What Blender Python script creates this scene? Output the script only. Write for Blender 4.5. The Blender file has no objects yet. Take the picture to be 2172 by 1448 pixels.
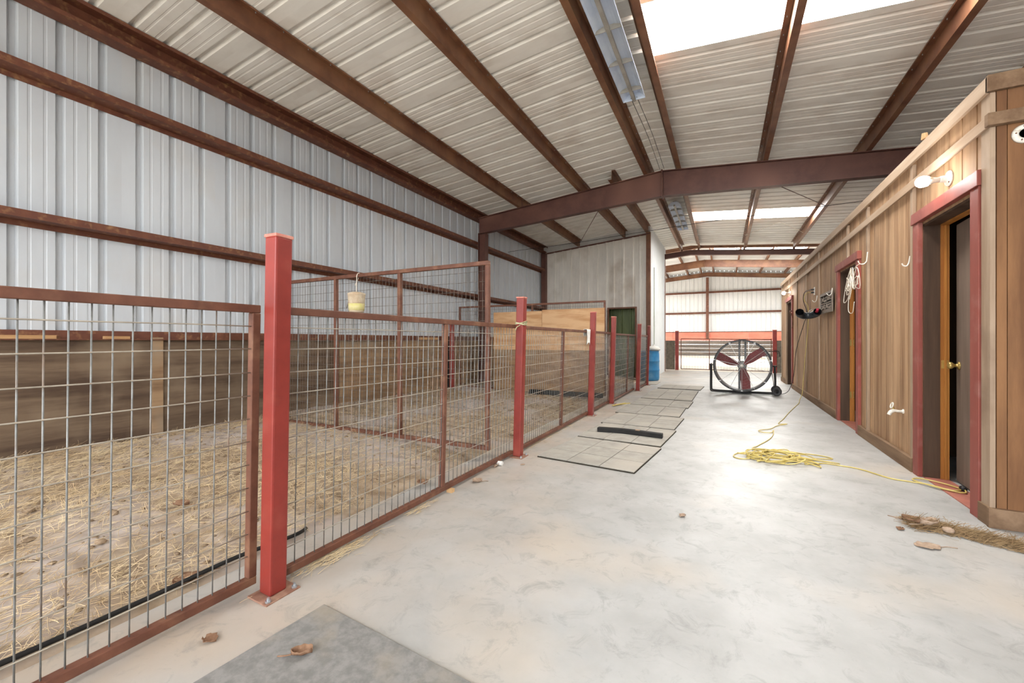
import bpy, math, random
from mathutils import Vector, Matrix, noise
R = math.radians
random.seed(7)
scene = bpy.context.scene
col = scene.collection

# ------------------------------------------------------------------ camera
FPX = 880.0
YAW = math.atan(449 / FPX)
cam = bpy.data.cameras.new('camera')
cam.sensor_width = 36.0
cam.lens = FPX / 2172 * 36.0
cam.shift_y = -2 / 2172
cam.clip_start = 0.05
cam.clip_end = 300
cam_o = bpy.data.objects.new('camera', cam)
cam_o.location = (0, 0, 1.2)
cam_o.rotation_euler = (R(90), 0, YAW)
col.objects.link(cam_o)
scene.camera = cam_o

# ------------------------------------------------------------------ world, exposure
world = bpy.data.worlds.new('overcast_sky')
scene.world = world
world.use_nodes = True
bg = world.node_tree.nodes['Background']
bg.inputs['Color'].default_value = (0.93, 0.96, 1.0, 1)
bg.inputs['Strength'].default_value = 6.5
vs = scene.view_settings
vs.view_transform = 'Standard'
vs.look = 'None'
vs.gamma = 1.0
vs.use_curve_mapping = False
vs.exposure = 0.16
SKYLIGHT = 30.0
BULB = 120.0
cy = scene.cycles
cy.use_denoising = True
cy.max_bounces = 6
cy.diffuse_bounces = 4
cy.use_adaptive_sampling = True
cy.adaptive_threshold = 0.1
cy.adaptive_min_samples = 16
cy.glossy_bounces = 2
cy.sample_clamp_indirect = 6.0


def portal(name, loc, rot, sx, sy):
    l = bpy.data.lights.new(name, 'AREA')
    l.shape = 'RECTANGLE'
    l.size = sx
    l.size_y = sy
    l.cycles.is_portal = True
    o = bpy.data.objects.new(name, l)
    o.location = loc
    o.rotation_euler = rot
    col.objects.link(o)


portal('daylight_portal', (-1.1, -3.0, 2.05), (R(90), 0, 0), 8.6, 4.1)
portal('daylight_portal', (-9.0, 27, 2.2), (0, R(-90), 0), 4.4, 18)


# ------------------------------------------------------------------ materials
def srgb(r, g, b):
    f = lambda v: ((v / 255) / 12.92) if v / 255 <= 0.04045 else (((v / 255) + 0.055) / 1.055) ** 2.4
    return (f(r), f(g), f(b), 1)


MATS = {}


def newmat(name):
    m = bpy.data.materials.new(name)
    m.use_nodes = True
    MATS[name] = m
    return m, m.node_tree.nodes, m.node_tree.links, m.node_tree.nodes['Principled BSDF']


def noisy(name, c1, c2, scale=6, detail=5, rough=0.6, stretch=(1, 1, 1), bump=0.0, metallic=0.0, lo=0.35, hi=0.65,
          c3=None, scale3=1.0, lo3=0.5, hi3=0.7, spec=0.4, island=0.0, rough_var=0.0, randobj=0.0):
    m, N, L, p = newmat(name)
    tc = N.new('ShaderNodeTexCoord')
    oi = N.new('ShaderNodeObjectInfo')
    mul = N.new('ShaderNodeVectorMath'); mul.operation = 'SCALE'
    com = N.new('ShaderNodeCombineXYZ')
    for i in range(3):
        L.new(oi.outputs['Random'], com.inputs[i])
    L.new(com.outputs[0], mul.inputs[0]); mul.inputs['Scale'].default_value = 37.0
    add = N.new('ShaderNodeVectorMath'); add.operation = 'ADD'
    L.new(tc.outputs['Object'], add.inputs[0]); L.new(mul.outputs[0], add.inputs[1])
    mp = N.new('ShaderNodeMapping'); mp.inputs['Scale'].default_value = stretch
    L.new(add.outputs[0], mp.inputs['Vector'])
    nz = N.new('ShaderNodeTexNoise'); nz.inputs['Scale'].default_value = scale; nz.inputs['Detail'].default_value = detail
    nz.inputs['Roughness'].default_value = 0.62
    L.new(mp.outputs[0], nz.inputs['Vector'])
    rp = N.new('ShaderNodeMapRange'); rp.inputs['From Min'].default_value = lo; rp.inputs['From Max'].default_value = hi
    L.new(nz.outputs['Fac'], rp.inputs['Value'])
    mx = N.new('ShaderNodeMix'); mx.data_type = 'RGBA'
    mx.inputs['A'].default_value = c1; mx.inputs['B'].default_value = c2
    L.new(rp.outputs[0], mx.inputs['Factor'])
    out = mx.outputs['Result']
    if c3 is not None:
        n3 = N.new('ShaderNodeTexNoise'); n3.inputs['Scale'].default_value = scale3; n3.inputs['Detail'].default_value = 4
        L.new(add.outputs[0], n3.inputs['Vector'])
        r3 = N.new('ShaderNodeMapRange'); r3.inputs['From Min'].default_value = lo3; r3.inputs['From Max'].default_value = hi3
        L.new(n3.outputs['Fac'], r3.inputs['Value'])
        m3 = N.new('ShaderNodeMix'); m3.data_type = 'RGBA'
        L.new(r3.outputs[0], m3.inputs['Factor']); L.new(out, m3.inputs['A']); m3.inputs['B'].default_value = c3
        out = m3.outputs['Result']
    if island or randobj:
        hv = N.new('ShaderNodeHueSaturation')
        mr = N.new('ShaderNodeMapRange')
        k = island or randobj
        mr.inputs['To Min'].default_value = 1 - k; mr.inputs['To Max'].default_value = 1 + k
        if island:
            ge = N.new('ShaderNodeNewGeometry')
            L.new(ge.outputs['Random Per Island'], mr.inputs['Value'])
        else:
            L.new(oi.outputs['Random'], mr.inputs['Value'])
        L.new(mr.outputs[0], hv.inputs['Value']); L.new(out, hv.inputs['Color'])
        out = hv.outputs['Color']
    L.new(out, p.inputs['Base Color'])
    p.inputs['Roughness'].default_value = rough
    p.inputs['Metallic'].default_value = metallic
    p.inputs['Specular IOR Level'].default_value = spec
    if rough_var:
        rr = N.new('ShaderNodeMapRange'); rr.inputs['To Min'].default_value = rough - rough_var; rr.inputs['To Max'].default_value = rough + rough_var
        L.new(nz.outputs['Fac'], rr.inputs['Value']); L.new(rr.outputs[0], p.inputs['Roughness'])
    if bump:
        b = N.new('ShaderNodeBump'); b.inputs['Strength'].default_value = bump; b.inputs['Distance'].default_value = 0.01
        L.new(nz.outputs['Fac'], b.inputs['Height']); L.new(b.outputs[0], p.inputs['Normal'])
    return m


def plain(name, c, rough=0.5, metallic=0.0, spec=0.4):
    m, N, L, p = newmat(name)
    p.inputs['Base Color'].default_value = c
    p.inputs['Roughness'].default_value = rough
    p.inputs['Metallic'].default_value = metallic
    p.inputs['Specular IOR Level'].default_value = spec
    return m


def emit(name, c, s):
    m, N, L, p = newmat(name)
    p.inputs['Base Color'].default_value = (0.8, 0.8, 0.8, 1)
    p.inputs['Emission Color'].default_value = c
    p.inputs['Emission Strength'].default_value = s
    return m


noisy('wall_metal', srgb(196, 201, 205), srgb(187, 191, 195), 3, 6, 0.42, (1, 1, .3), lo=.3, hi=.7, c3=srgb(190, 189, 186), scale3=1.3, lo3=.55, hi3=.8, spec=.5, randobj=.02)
noisy('roof_metal', srgb(236, 233, 226), srgb(226, 222, 214), 4, 6, 0.45, (.3, 1, 1), c3=srgb(208, 200, 190), scale3=2.0, lo3=.52, hi3=.8, spec=.5, randobj=.03)
noisy('shed_metal', srgb(226, 222, 214), srgb(212, 207, 198), 2.5, 6, 0.5, (1, 1, .5), c3=srgb(178, 166, 150), scale3=1.0, lo3=.55, hi3=.8, spec=.4, randobj=.03)
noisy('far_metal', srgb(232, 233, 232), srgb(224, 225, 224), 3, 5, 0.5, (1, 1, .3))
noisy('green_metal', srgb(118, 130, 84), srgb(92, 102, 66), 3, 5, 0.5, (1, 1, .3))
noisy('gray_trim', srgb(196, 195, 192), srgb(180, 178, 175), 3, 4, 0.5)
noisy('steel_brown', srgb(122, 82, 58), srgb(100, 64, 46), 5, 7, 0.5, c3=srgb(142, 104, 74), scale3=1.4, lo3=.45, hi3=.75, spec=.35)
noisy('steel_dark', srgb(102, 68, 58), srgb(84, 54, 48), 4, 7, 0.5, c3=srgb(126, 88, 74), scale3=1.0, lo3=.5, hi3=.75, spec=.35)
noisy('girt_rust', srgb(110, 66, 46), srgb(92, 52, 38), 9, 7, 0.6, c3=srgb(142, 104, 70), scale3=14, lo3=.55, hi3=.75)
noisy('rail_rust', srgb(114, 73, 55), srgb(92, 56, 42), 10, 7, 0.55, c3=srgb(136, 98, 74), scale3=7, lo3=.55, hi3=.75)
noisy('post_red', srgb(138, 50, 41), srgb(124, 44, 36), 5, 6, 0.42, c3=srgb(156, 78, 64), scale3=4, lo3=.55, hi3=.85, spec=.4)
noisy('post_cap', srgb(204, 142, 124), srgb(184, 106, 92), 14, 6, 0.6)
noisy('casing_red', srgb(150, 80, 68), srgb(132, 64, 54), 5, 6, 0.55, (1, 1, .15), c3=srgb(160, 106, 96), scale3=5, lo3=.55, hi3=.8)
noisy('plate_dusty', srgb(158, 124, 104), srgb(128, 88, 70), 14, 6, .8)
noisy('galv_wire', srgb(140, 140, 137), srgb(112, 111, 107), 20, 4, 0.5, metallic=.25, c3=srgb(128, 106, 88), scale3=5, lo3=.55, hi3=.7)
noisy('lit_dusty_wire', srgb(176, 166, 150), srgb(150, 140, 126), 14, 4, .7, metallic=.1)  # level wires: dust plus light on their upper side, put into a paler tan
noisy('old_wire', srgb(116, 107, 98), srgb(92, 80, 70), 20, 4, 0.6, metallic=.15)
noisy('concrete', srgb(180, 179, 176), srgb(160, 159, 155), 2.2, 9, 0.42, (1, 1, 1), bump=.03, lo=.35, hi=.68, c3=srgb(198, 184, 166), scale3=.9, lo3=.55, hi3=.85, spec=.45, rough_var=.16)
noisy('dirt', srgb(174, 156, 134), srgb(136, 116, 94), 7, 9, 0.95, bump=.35, c3=srgb(172, 160, 152), scale3=1.1, lo3=.45, hi3=.62, spec=.1)
noisy('clod', srgb(154, 134, 112), srgb(118, 98, 78), 20, 6, 0.95, bump=.3, spec=.1, island=.2)
noisy('straw', srgb(206, 186, 150), srgb(176, 150, 114), 3, 3, 0.8, spec=.2, island=.25)
noisy('sand', srgb(226, 218, 205), srgb(214, 204, 188), 1.5, 7, 0.95, spec=.1)
noisy('siding', srgb(182, 148, 114), srgb(134, 100, 72), 9, 8, 0.7, (1, 1, .06), lo=.36, hi=.68, c3=srgb(128, 102, 80), scale3=1.4, lo3=.55, hi3=.8, spec=.2, bump=.12, randobj=.06)
noisy('siding_front', srgb(140, 100, 66), srgb(108, 74, 48), 5, 8, 0.65, (1, 1, .12), lo=.4, hi=.6, c3=srgb(110, 80, 56), scale3=1.1, lo3=.55, hi3=.8, spec=.25, bump=.1)
noisy('batten', srgb(176, 154, 132), srgb(146, 122, 100), 9, 8, 0.75, (1, 1, .08), spec=.2, c3=srgb(120, 98, 80), scale3=2, lo3=.55, hi3=.8)
noisy('band', srgb(186, 164, 142), srgb(160, 134, 110), 9, 8, 0.75, (1, .08, 1), spec=.2)
noisy('baseboard', srgb(142, 116, 92), srgb(108, 84, 64), 9, 8, 0.8, (1, .1, 1), spec=.15)
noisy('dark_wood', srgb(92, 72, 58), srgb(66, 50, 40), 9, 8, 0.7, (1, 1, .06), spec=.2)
noisy('orange_wood', srgb(184, 124, 58), srgb(150, 94, 42), 9, 8, 0.55, (1, 1, .06), spec=.3)
noisy('door_leaf', srgb(128, 112, 100), srgb(100, 84, 72), 6, 8, 0.6, (1, 1, .1), spec=.25)
noisy('ply_dark', srgb(112, 94, 76), srgb(78, 62, 50), 7, 9, 0.75, (1, .12, 1.3), lo=.38, hi=.62, c3=srgb(132, 114, 94), scale3=1.5, lo3=.5, hi3=.75, spec=.15, randobj=.08)
noisy('ply_mid', srgb(156, 128, 98), srgb(124, 98, 74), 7, 9, 0.75, (.3, .12, 1.3), lo=.38, hi=.62, c3=srgb(150, 134, 114), scale3=1.5, lo3=.5, hi3=.75, spec=.15, randobj=.06)
noisy('ply_light', srgb(206, 168, 128), srgb(182, 138, 96), 5, 8, 0.65, (.25, 1, 1.6), lo=.42, hi=.6, spec=.2)
noisy('rubber_tile', srgb(168, 163, 154), srgb(150, 145, 136), 8, 7, 0.85, c3=srgb(178, 170, 158), scale3=2, spec=.15)
noisy('rubber_base', srgb(70, 64, 56), srgb(48, 44, 38), 12, 5, 0.9, spec=.1)
noisy('rubber_near', srgb(136, 133, 129), srgb(118, 116, 112), 26, 8, 0.85, lo=.4, hi=.62, c3=srgb(146, 136, 122), scale3=5, lo3=.55, hi3=.85, spec=.15, bump=.1)
noisy('rubber_black', srgb(40, 38, 36), srgb(26, 25, 24), 10, 5, 0.6, spec=.3)
noisy('leaf', srgb(146, 114, 90), srgb(112, 82, 62), 30, 5, 0.8, spec=.15)
noisy('leaf_pale', srgb(176, 154, 134), srgb(150, 126, 106), 30, 5, 0.8, spec=.15)
noisy('cord_yellow', srgb(206, 186, 112), srgb(190, 168, 92), 8, 3, 0.45)
noisy('barrel_blue', srgb(60, 136, 184), srgb(40, 108, 160), 3, 6, 0.4, c3=srgb(110, 164, 196), scale3=3, lo3=.5, hi3=.8)
noisy('white_cloth', srgb(236, 234, 228), srgb(216, 212, 204), 12, 4, 0.9)
noisy('white_paint', srgb(232, 228, 218), srgb(206, 200, 188), 25, 5, 0.45, c3=srgb(170, 150, 120), scale3=18, lo3=.62, hi3=.75)
noisy('brass', srgb(206, 180, 112), srgb(176, 146, 84), 20, 4, 0.32, metallic=.7)
noisy('black_metal', srgb(38, 36, 34), srgb(28, 26, 25), 8, 5, 0.45)
noisy('blade_maroon', srgb(128, 50, 54), srgb(108, 42, 46), 6, 5, 0.5)
noisy('blade_grey', srgb(104, 106, 106), srgb(86, 88, 90), 6, 5, 0.5)
noisy('bright_wire', srgb(206, 206, 204), srgb(184, 184, 182), 8, 3, 0.4, metallic=.3)
noisy('reflector', srgb(222, 232, 246), srgb(206, 218, 238), 4, 4, 0.25, metallic=.1)  # bluish reflection of the sky put into the base colour
noisy('fixture_grey', srgb(164, 160, 152), srgb(144, 140, 132), 6, 4, 0.5)
noisy('band_red', srgb(226, 140, 118), srgb(208, 116, 96), 2, 8, 0.7, (.4, 1, 1))
noisy('wainscot_gray', srgb(128, 116, 104), srgb(94, 84, 76), 2, 9, 0.8, (.3, 1, 2))
noisy('rubber_panel', srgb(122, 112, 98), srgb(98, 90, 78), 12, 7, 0.85, c3=srgb(170, 162, 150), scale3=30, lo3=.68, hi3=.78)
noisy('twine', srgb(200, 196, 160), srgb(160, 158, 116), 40, 3, 0.9)
noisy('rope_white', srgb(236, 228, 214), srgb(214, 202, 184), 40, 3, 0.9)
noisy('bucket_cream', srgb(226, 212, 184), srgb(196, 176, 150), 10, 5, 0.6, c3=srgb(186, 160, 130), scale3=9, lo3=.5, hi3=.7)
noisy('bucket_yellow', srgb(206, 198, 120), srgb(220, 206, 160), 14, 4, .6)
noisy('red_sill', srgb(178, 112, 96), srgb(156, 96, 82), 10, 5, 0.6)
noisy('sign_metal', srgb(150, 136, 122), srgb(122, 108, 96), 20, 5, 0.55, metallic=.3)
noisy('lumber', srgb(196, 158, 112), srgb(168, 128, 86), 9, 6, 0.75, (1, .15, 1))
noisy('duct_black', srgb(52, 56, 60), srgb(34, 36, 40), 8, 4, 0.35)
plain('void_dark', srgb(30, 24, 20), .9)
plain('bolt_zinc', srgb(190, 196, 200), .3, .8)
plain('plastic_dark', srgb(34, 34, 36), .5)
plain('rag_red', srgb(196, 52, 72), .8)
emit('skylight', (1.0, 1.0, 0.97, 1), SKYLIGHT)
emit('arena_skylight', (1.0, 1.0, 0.97, 1), 30.0)
emit('bulb_glow', (1.0, 0.98, 0.95, 1), BULB)


def add_dust():
    m = MATS['concrete']; N, L = m.node_tree.nodes, m.node_tree.links
    p = N['Principled BSDF']
    src = p.inputs['Base Color'].links[0].from_socket
    tc = N.new('ShaderNodeTexCoord')
    sx = N.new('ShaderNodeSeparateXYZ'); L.new(tc.outputs['Object'], sx.inputs[0])
    n1 = N.new('ShaderNodeTexNoise'); n1.inputs['Scale'].default_value = 1.6; n1.inputs['Detail'].default_value = 7
    L.new(tc.outputs['Object'], n1.inputs['Vector'])
    # dust tracked out of the pens lies along the fence line and thins toward the aisle
    a = N.new('ShaderNodeMapRange'); a.inputs['From Min'].default_value = -.6; a.inputs['From Max'].default_value = -2.1
    L.new(sx.outputs['X'], a.inputs['Value'])
    mu = N.new('ShaderNodeMath'); mu.operation = 'MULTIPLY'; L.new(a.outputs[0], mu.inputs[0])
    r = N.new('ShaderNodeMapRange'); r.inputs['From Min'].default_value = .3; r.inputs['From Max'].default_value = .7
    L.new(n1.outputs['Fac'], r.inputs['Value']); L.new(r.outputs[0], mu.inputs[1])
    mx = N.new('ShaderNodeMix'); mx.data_type = 'RGBA'
    L.new(mu.outputs[0], mx.inputs['Factor']); L.new(src, mx.inputs['A']); mx.inputs['B'].default_value = srgb(174, 156, 136)
    # fine dark scuffs and trowel marks
    n2 = N.new('ShaderNodeTexNoise'); n2.inputs['Scale'].default_value = 7; n2.inputs['Detail'].default_value = 10; n2.inputs['Roughness'].default_value = .75
    n2.inputs['Distortion'].default_value = .8
    L.new(tc.outputs['Object'], n2.inputs['Vector'])
    r2 = N.new('ShaderNodeMapRange'); r2.inputs['From Min'].default_value = .52; r2.inputs['From Max'].default_value = .72; r2.inputs['To Max'].default_value = .7
    L.new(n2.outputs['Fac'], r2.inputs['Value'])
    m2 = N.new('ShaderNodeMix'); m2.data_type = 'RGBA'
    L.new(r2.outputs[0], m2.inputs['Factor']); L.new(mx.outputs['Result'], m2.inputs['A']); m2.inputs['B'].default_value = srgb(128, 127, 122)
    L.new(m2.outputs['Result'], p.inputs['Base Color'])


add_dust()


# ------------------------------------------------------------------ mesh helpers
class MB:
    def __init__(s):
        s.v = []; s.f = []

    def box(s, x0, x1, y0, y1, z0, z1):
        n = len(s.v)
        s.v += [(x0, y0, z0), (x1, y0, z0), (x1, y1, z0), (x0, y1, z0), (x0, y0, z1), (x1, y0, z1), (x1, y1, z1), (x0, y1, z1)]
        s.f += [tuple(n + i for i in q) for q in ((3, 2, 1, 0), (4, 5, 6, 7), (0, 1, 5, 4), (1, 2, 6, 5), (2, 3, 7, 6), (3, 0, 4, 7))]
        return s

    def prism(s, pts, a, b, axis):
        """closed polygon pts extruded from a to b along axis; pts are the other two coordinates in xyz order"""
        n = len(s.v); k = len(pts)
        for t in (a, b):
            for p, q in pts:
                s.v.append((t, p, q) if axis == 'x' else (p, t, q) if axis == 'y' else (p, q, t))
        for i in range(k):
            j = (i + 1) % k
            s.f.append((n + i, n + j, n + k + j, n + k + i))
        s.f.append(tuple(n + i for i in range(k - 1, -1, -1)))
        s.f.append(tuple(n + k + i for i in range(k)))
        return s

    def tube(s, path, r, n=6, cap=True, closed=False):
        path = [Vector(p) for p in path]
        m = len(path); base = len(s.v); up = None
        for i, p in enumerate(path):
            if closed:
                d = path[(i + 1) % m] - path[i - 1]
            else:
                d = path[min(i + 1, m - 1)] - path[max(i - 1, 0)]
            d = d.normalized() if d.length > 1e-9 else Vector((0, 0, 1))
            if up is None:
                up = Vector((0, 0, 1)) if abs(d.z) < .9 else Vector((1, 0, 0))
            a = d.cross(up)
            if a.length < 1e-4:
                up = Vector((1, 0, 0)) if abs(d.x) < .9 else Vector((0, 1, 0)); a = d.cross(up)
            a.normalize(); b = a.cross(d).normalized(); up = b
            rr = r[i] if isinstance(r, (list, tuple)) else r
            for k in range(n):
                t = 2 * math.pi * k / n
                s.v.append(tuple(p + a * math.cos(t) * rr + b * math.sin(t) * rr))
        for i in range(m if closed else m - 1):
            j = (i + 1) % m
            for k in range(n):
                l = (k + 1) % n
                s.f.append((base + i * n + k, base + i * n + l, base + j * n + l, base + j * n + k))
        if cap and not closed:
            s.f.append(tuple(base + k for k in range(n - 1, -1, -1)))
            s.f.append(tuple(base + (m - 1) * n + k for k in range(n)))
        return s

    def lathe(s, prof, n=24, c=(0, 0, 0), axis='z'):
        base = len(s.v); m = len(prof)
        for r, h in prof:
            for k in range(n):
                t = 2 * math.pi * k / n
                a, b = r * math.cos(t), r * math.sin(t)
                p = (a, b, h) if axis == 'z' else (h, a, b) if axis == 'x' else (b, h, a)
                s.v.append((c[0] + p[0], c[1] + p[1], c[2] + p[2]))
        for i in range(m - 1):
            for k in range(n):
                l = (k + 1) % n
                s.f.append((base + i * n + k, base + i * n + l, base + (i + 1) * n + l, base + (i + 1) * n + k))
        if prof[0][0] > 1e-5:
            s.f.append(tuple(base + k for k in range(n - 1, -1, -1)))
        if prof[-1][0] > 1e-5:
            s.f.append(tuple(base + (m - 1) * n + k for k in range(n)))
        return s

    def mesh(s, name, mat, smooth=False):
        me = bpy.data.meshes.new(name)
        me.from_pydata(s.v, [], s.f)
        me.materials.append(MATS[mat])
        if smooth:
            me.polygons.foreach_set('use_smooth', [True] * len(me.polygons))
        me.update()
        return me

    def build(s, name, mat, parent=None, smooth=False, loc=None, bevel=0.0):
        return link(name, s.mesh(name, mat, smooth), parent, loc, bevel)


def link(name, me, parent=None, loc=None, bevel=0.0, rot=None):
    o = bpy.data.objects.new(name, me)
    col.objects.link(o)
    if parent is not None:
        o.parent = parent
    if loc is not None:
        o.location = loc
    if rot is not None:
        o.rotation_euler = rot
    if bevel:
        b = o.modifiers.new('bevel', 'BEVEL'); b.width = bevel; b.segments = 2; b.limit_method = 'ANGLE'
    return o


def tag(o, label, cat, group=None, kind=None):
    o['label'] = label
    o['category'] = cat
    if group:
        o['group'] = group
    if kind:
        o['kind'] = kind
    return o


def thing(name, label, cat, loc=(0, 0, 0), rot=(0, 0, 0), group=None, kind=None):
    o = bpy.data.objects.new(name, None)
    o.empty_display_size = .1
    col.objects.link(o)
    o.location = loc; o.rotation_euler = rot
    return tag(o, label, cat, group, kind)


def spline(pts, n=6, closed=False):
    """Catmull-Rom through pts"""
    P = [Vector(p) for p in pts]; m = len(P); out = []
    rng = range(m if closed else m - 1)
    for i in rng:
        a = P[i - 1] if (closed or i > 0) else P[0]
        b = P[i]; c = P[(i + 1) % m]; d = P[(i + 2) % m] if (closed or i + 2 < m) else P[-1]
        for k in range(n):
            t = k / n
            out.append(.5 * ((2 * b) + (c - a) * t + (2 * a - 5 * b + 4 * c - d) * t * t + (3 * b - a - 3 * c + d) * t ** 3))
    if not closed:
        out.append(P[-1])
    return out


# ------------------------------------------------------------------ building dimensions
XL, XR = -5.75, 3.5          # outer sheets of the low barn
RIDGE_X, RIDGE_Z, SLOPE = -1.13, 4.90, 0.087
YB, YE = -3.0, 17.2          # open near end, far end of the low barn
XW = 1.56                    # wooden tack room wall
roofz = lambda x: RIDGE_Z - SLOPE * abs(x - RIDGE_X)
PIT = .92 / 3


def rib_profile(w, inv=1):
    """sheet profile over width w: list of (t, depth)"""
    pts = [(0.0, 0.0)]
    k = 0
    while (k + .5) * PIT < w:
        c = (k + .5) * PIT
        if k > 0:
            for q in (-2 / 3, -1 / 3):
                m = c + q * PIT
                pts += [(m - .014, 0), (m - .008, .0028), (m + .008, .0028), (m + .014, 0)]
        pts += [(c - .036, 0), (c - .020, .038), (c + .020, .038), (c + .036, 0)]
        k += 1
    pts = [p for p in pts if p[0] < w]
    pts.append((w, 0.0))
    return pts


# ------------------------------------------------------------------ ground and floor
g = MB()
g.v += [(-60, -40, -.06), (60, -40, -.06), (60, 80, -.06), (-60, 80, -.06)]
g.f.append((0, 1, 2, 3))
tag(g.build('ground', 'sand'), 'pale sandy ground around and inside the far arena', 'ground', kind='structure')
fl = MB().box(-2.28, 3.6, -3.2, 17.9, -.2, 0)
fl.box(XL - .05, -2.28, 11.4, 17.3, -.2, 0)
tag(fl.build('floor', 'concrete', bevel=.006), 'smooth grey concrete aisle floor with dusty brown stains', 'floor', kind='structure')
sa = MB()
nx, ny = 40, 44
for j in range(ny + 1):
    for i in range(nx + 1):
        x = -9 + 16 * i / nx; y = 17.9 + 18.1 * j / ny
        sa.v.append((x, y, -.012 + .03 * noise.noise((x * .6, y * .6, 3)) * min(1, j / 3)))
for j in range(ny):
    for i in range(nx):
        a = j * (nx + 1) + i
        sa.f.append((a, a + 1, a + nx + 2, a + nx + 1))
tag(sa.build('arena_sand', 'sand', smooth=True), 'bright sandy arena ground beyond the far mesh gate', 'sand', kind='structure')


def dirt_z(x, y):
    t = (-2.28 - x) / 3.47
    base = .0 + .15 * min(1, max(0, t)) ** .7
    n = noise.fractal((x * 1.3, y * 1.3, 0), 1.0, 2.0, 4) * .03 + noise.fractal((x * 8, y * 8, 5), .8, 2.1, 4) * .020
    return base + n * min(1, max(0, t * 12)) - .004


dm = MB()
dy0, dy1 = -2.6, 13.55
nx, ny = 150, 640
for j in range(ny + 1):
    for i in range(nx + 1):
        x = -2.28 - (XL + .02 + 2.28) * -1 * (i / nx)
        y = dy0 + (dy1 - dy0) * j / ny
        dm.v.append((x, y, dirt_z(x, y)))
for j in range(ny):
    for i in range(nx):
        a = j * (nx + 1) + i
        dm.f.append((a, a + nx + 1, a + nx + 2, a + 1))
tag(dm.build('dirt_floor', 'dirt', smooth=True), 'trampled brown dirt floor of the animal pens behind the fence', 'dirt floor', kind='structure')

# ------------------------------------------------------------------ left metal wall
wl = thing('wall_left', 'white ribbed metal left wall with brown steel girts', 'wall', kind='structure')
prof = rib_profile(.92)
pm = MB()
for z in (0.0, 4.5):
    for t, d in prof:
        pm.v.append((-d, t, z))
n = len(prof)
for i in range(n - 1):
    pm.f.append((i, i + 1, n + i + 1, n + i))
wall_sheet = pm.mesh('metal_panel', 'wall_metal')
y = 1.14 - .92 * 4
while y < YE - .1:
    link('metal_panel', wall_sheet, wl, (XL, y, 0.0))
    y += .92
for gz in (2.30, 3.63):
    for a, b in ((YB, 9.0), (9.0, 13.6), (13.6, YE)):
        m = MB()
        m.prism([(XL + .004, gz), (XL + .19, gz), (XL + .19, gz + .07), (XL + .184, gz + .07), (XL + .184, gz + .006), (XL + .004, gz + .006)], a, b, 'y')
        m.prism([(XL + .004, gz), (XL + .010, gz), (XL + .010, gz - .05), (XL + .004, gz - .05)], a, b, 'y')
        m.build('girt', 'girt_rust', wl)
# eave strut
m = MB()
ez = roofz(XL + .2)
m.prism([(XL + .01, ez - .012), (XL + .21, ez - .012), (XL + .21, ez - .05), (XL + .2, ez - .05), (XL + .2, ez - .02), (XL + .04, ez - .02),
         (XL + .04, ez - .22), (XL + .16, ez - .22), (XL + .16, ez - .185), (XL + .17, ez - .185), (XL + .17, ez - .23), (XL + .01, ez - .23)], YB, YE, 'y')
m.build('eave_strut', 'girt_rust', wl)
# wainscot of plywood sheets under a steel angle
ya = -2.58
k = 0
edges = [(-2.58, -.14), (-.14, 2.296), (2.404, 4.84), (4.84, 7.28), (7.28, 9.72), (9.72, 12.16), (12.16, 13.5)]
for k, (a, b) in enumerate(edges):
    MB().box(XL + .035, XL + .055, a + .004, b - .004, .0, 1.205).build('plywood_sheet', 'ply_dark' if k < 3 else 'ply_mid', wl)
for yb in (2.30, 7.24, 12.1):
    MB().box(XL + .03, XL + .075, yb, yb + .1, 0, 1.235).build('batten', 'ply_mid', wl)
for a, b in ((-2.6, 2.9), (2.9, 9.0), (9.0, 13.5)):
    m = MB().box(XL + .005, XL + .012, a, b, 1.20, 1.30).box(XL + .005, XL + .1, a, b, 1.205, 1.215)
    m.build('ledge_angle', 'girt_rust', wl)
# loose blocks lying on the ledge
for (ya, yb, zc, lab) in ((6.9, 7.5, .05, 'stubby wooden block lying on the ledge behind the tall mesh divider'), (1.05, 1.55, .035, 'long thin wood scrap lying on the ledge above dark plywood'),
                          (1.9, 2.1, .03, 'short wood scrap on the ledge nearer the plywood joint')):
    tag(MB().box(XL + .02, XL + .09, ya, yb, 1.2155, 1.2155 + zc).build('wood_block', 'lumber', bevel=.003), lab, 'wood block')

# ------------------------------------------------------------------ roof
ce = thing('ceiling', 'ribbed metal roof on brown purlins with two white skylights', 'ceiling', kind='structure')


def roof_sheet_mesh(x0, x1, mat, seg=1):
    p = rib_profile(.92)
    m = MB()
    xs = [x0 + (x1 - x0) * i / seg for i in range(seg + 1)]
    for x in xs:
        for t, d in p:
            m.v.append((x, t, roofz(x) + d))
    n = len(p)
    for r in range(seg):
        for i in range(n - 1):
            m.f.append((r * n + i, r * n + i + 1, (r + 1) * n + i + 1, (r + 1) * n + i))
    return m.mesh('roof_panel', mat)


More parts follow.
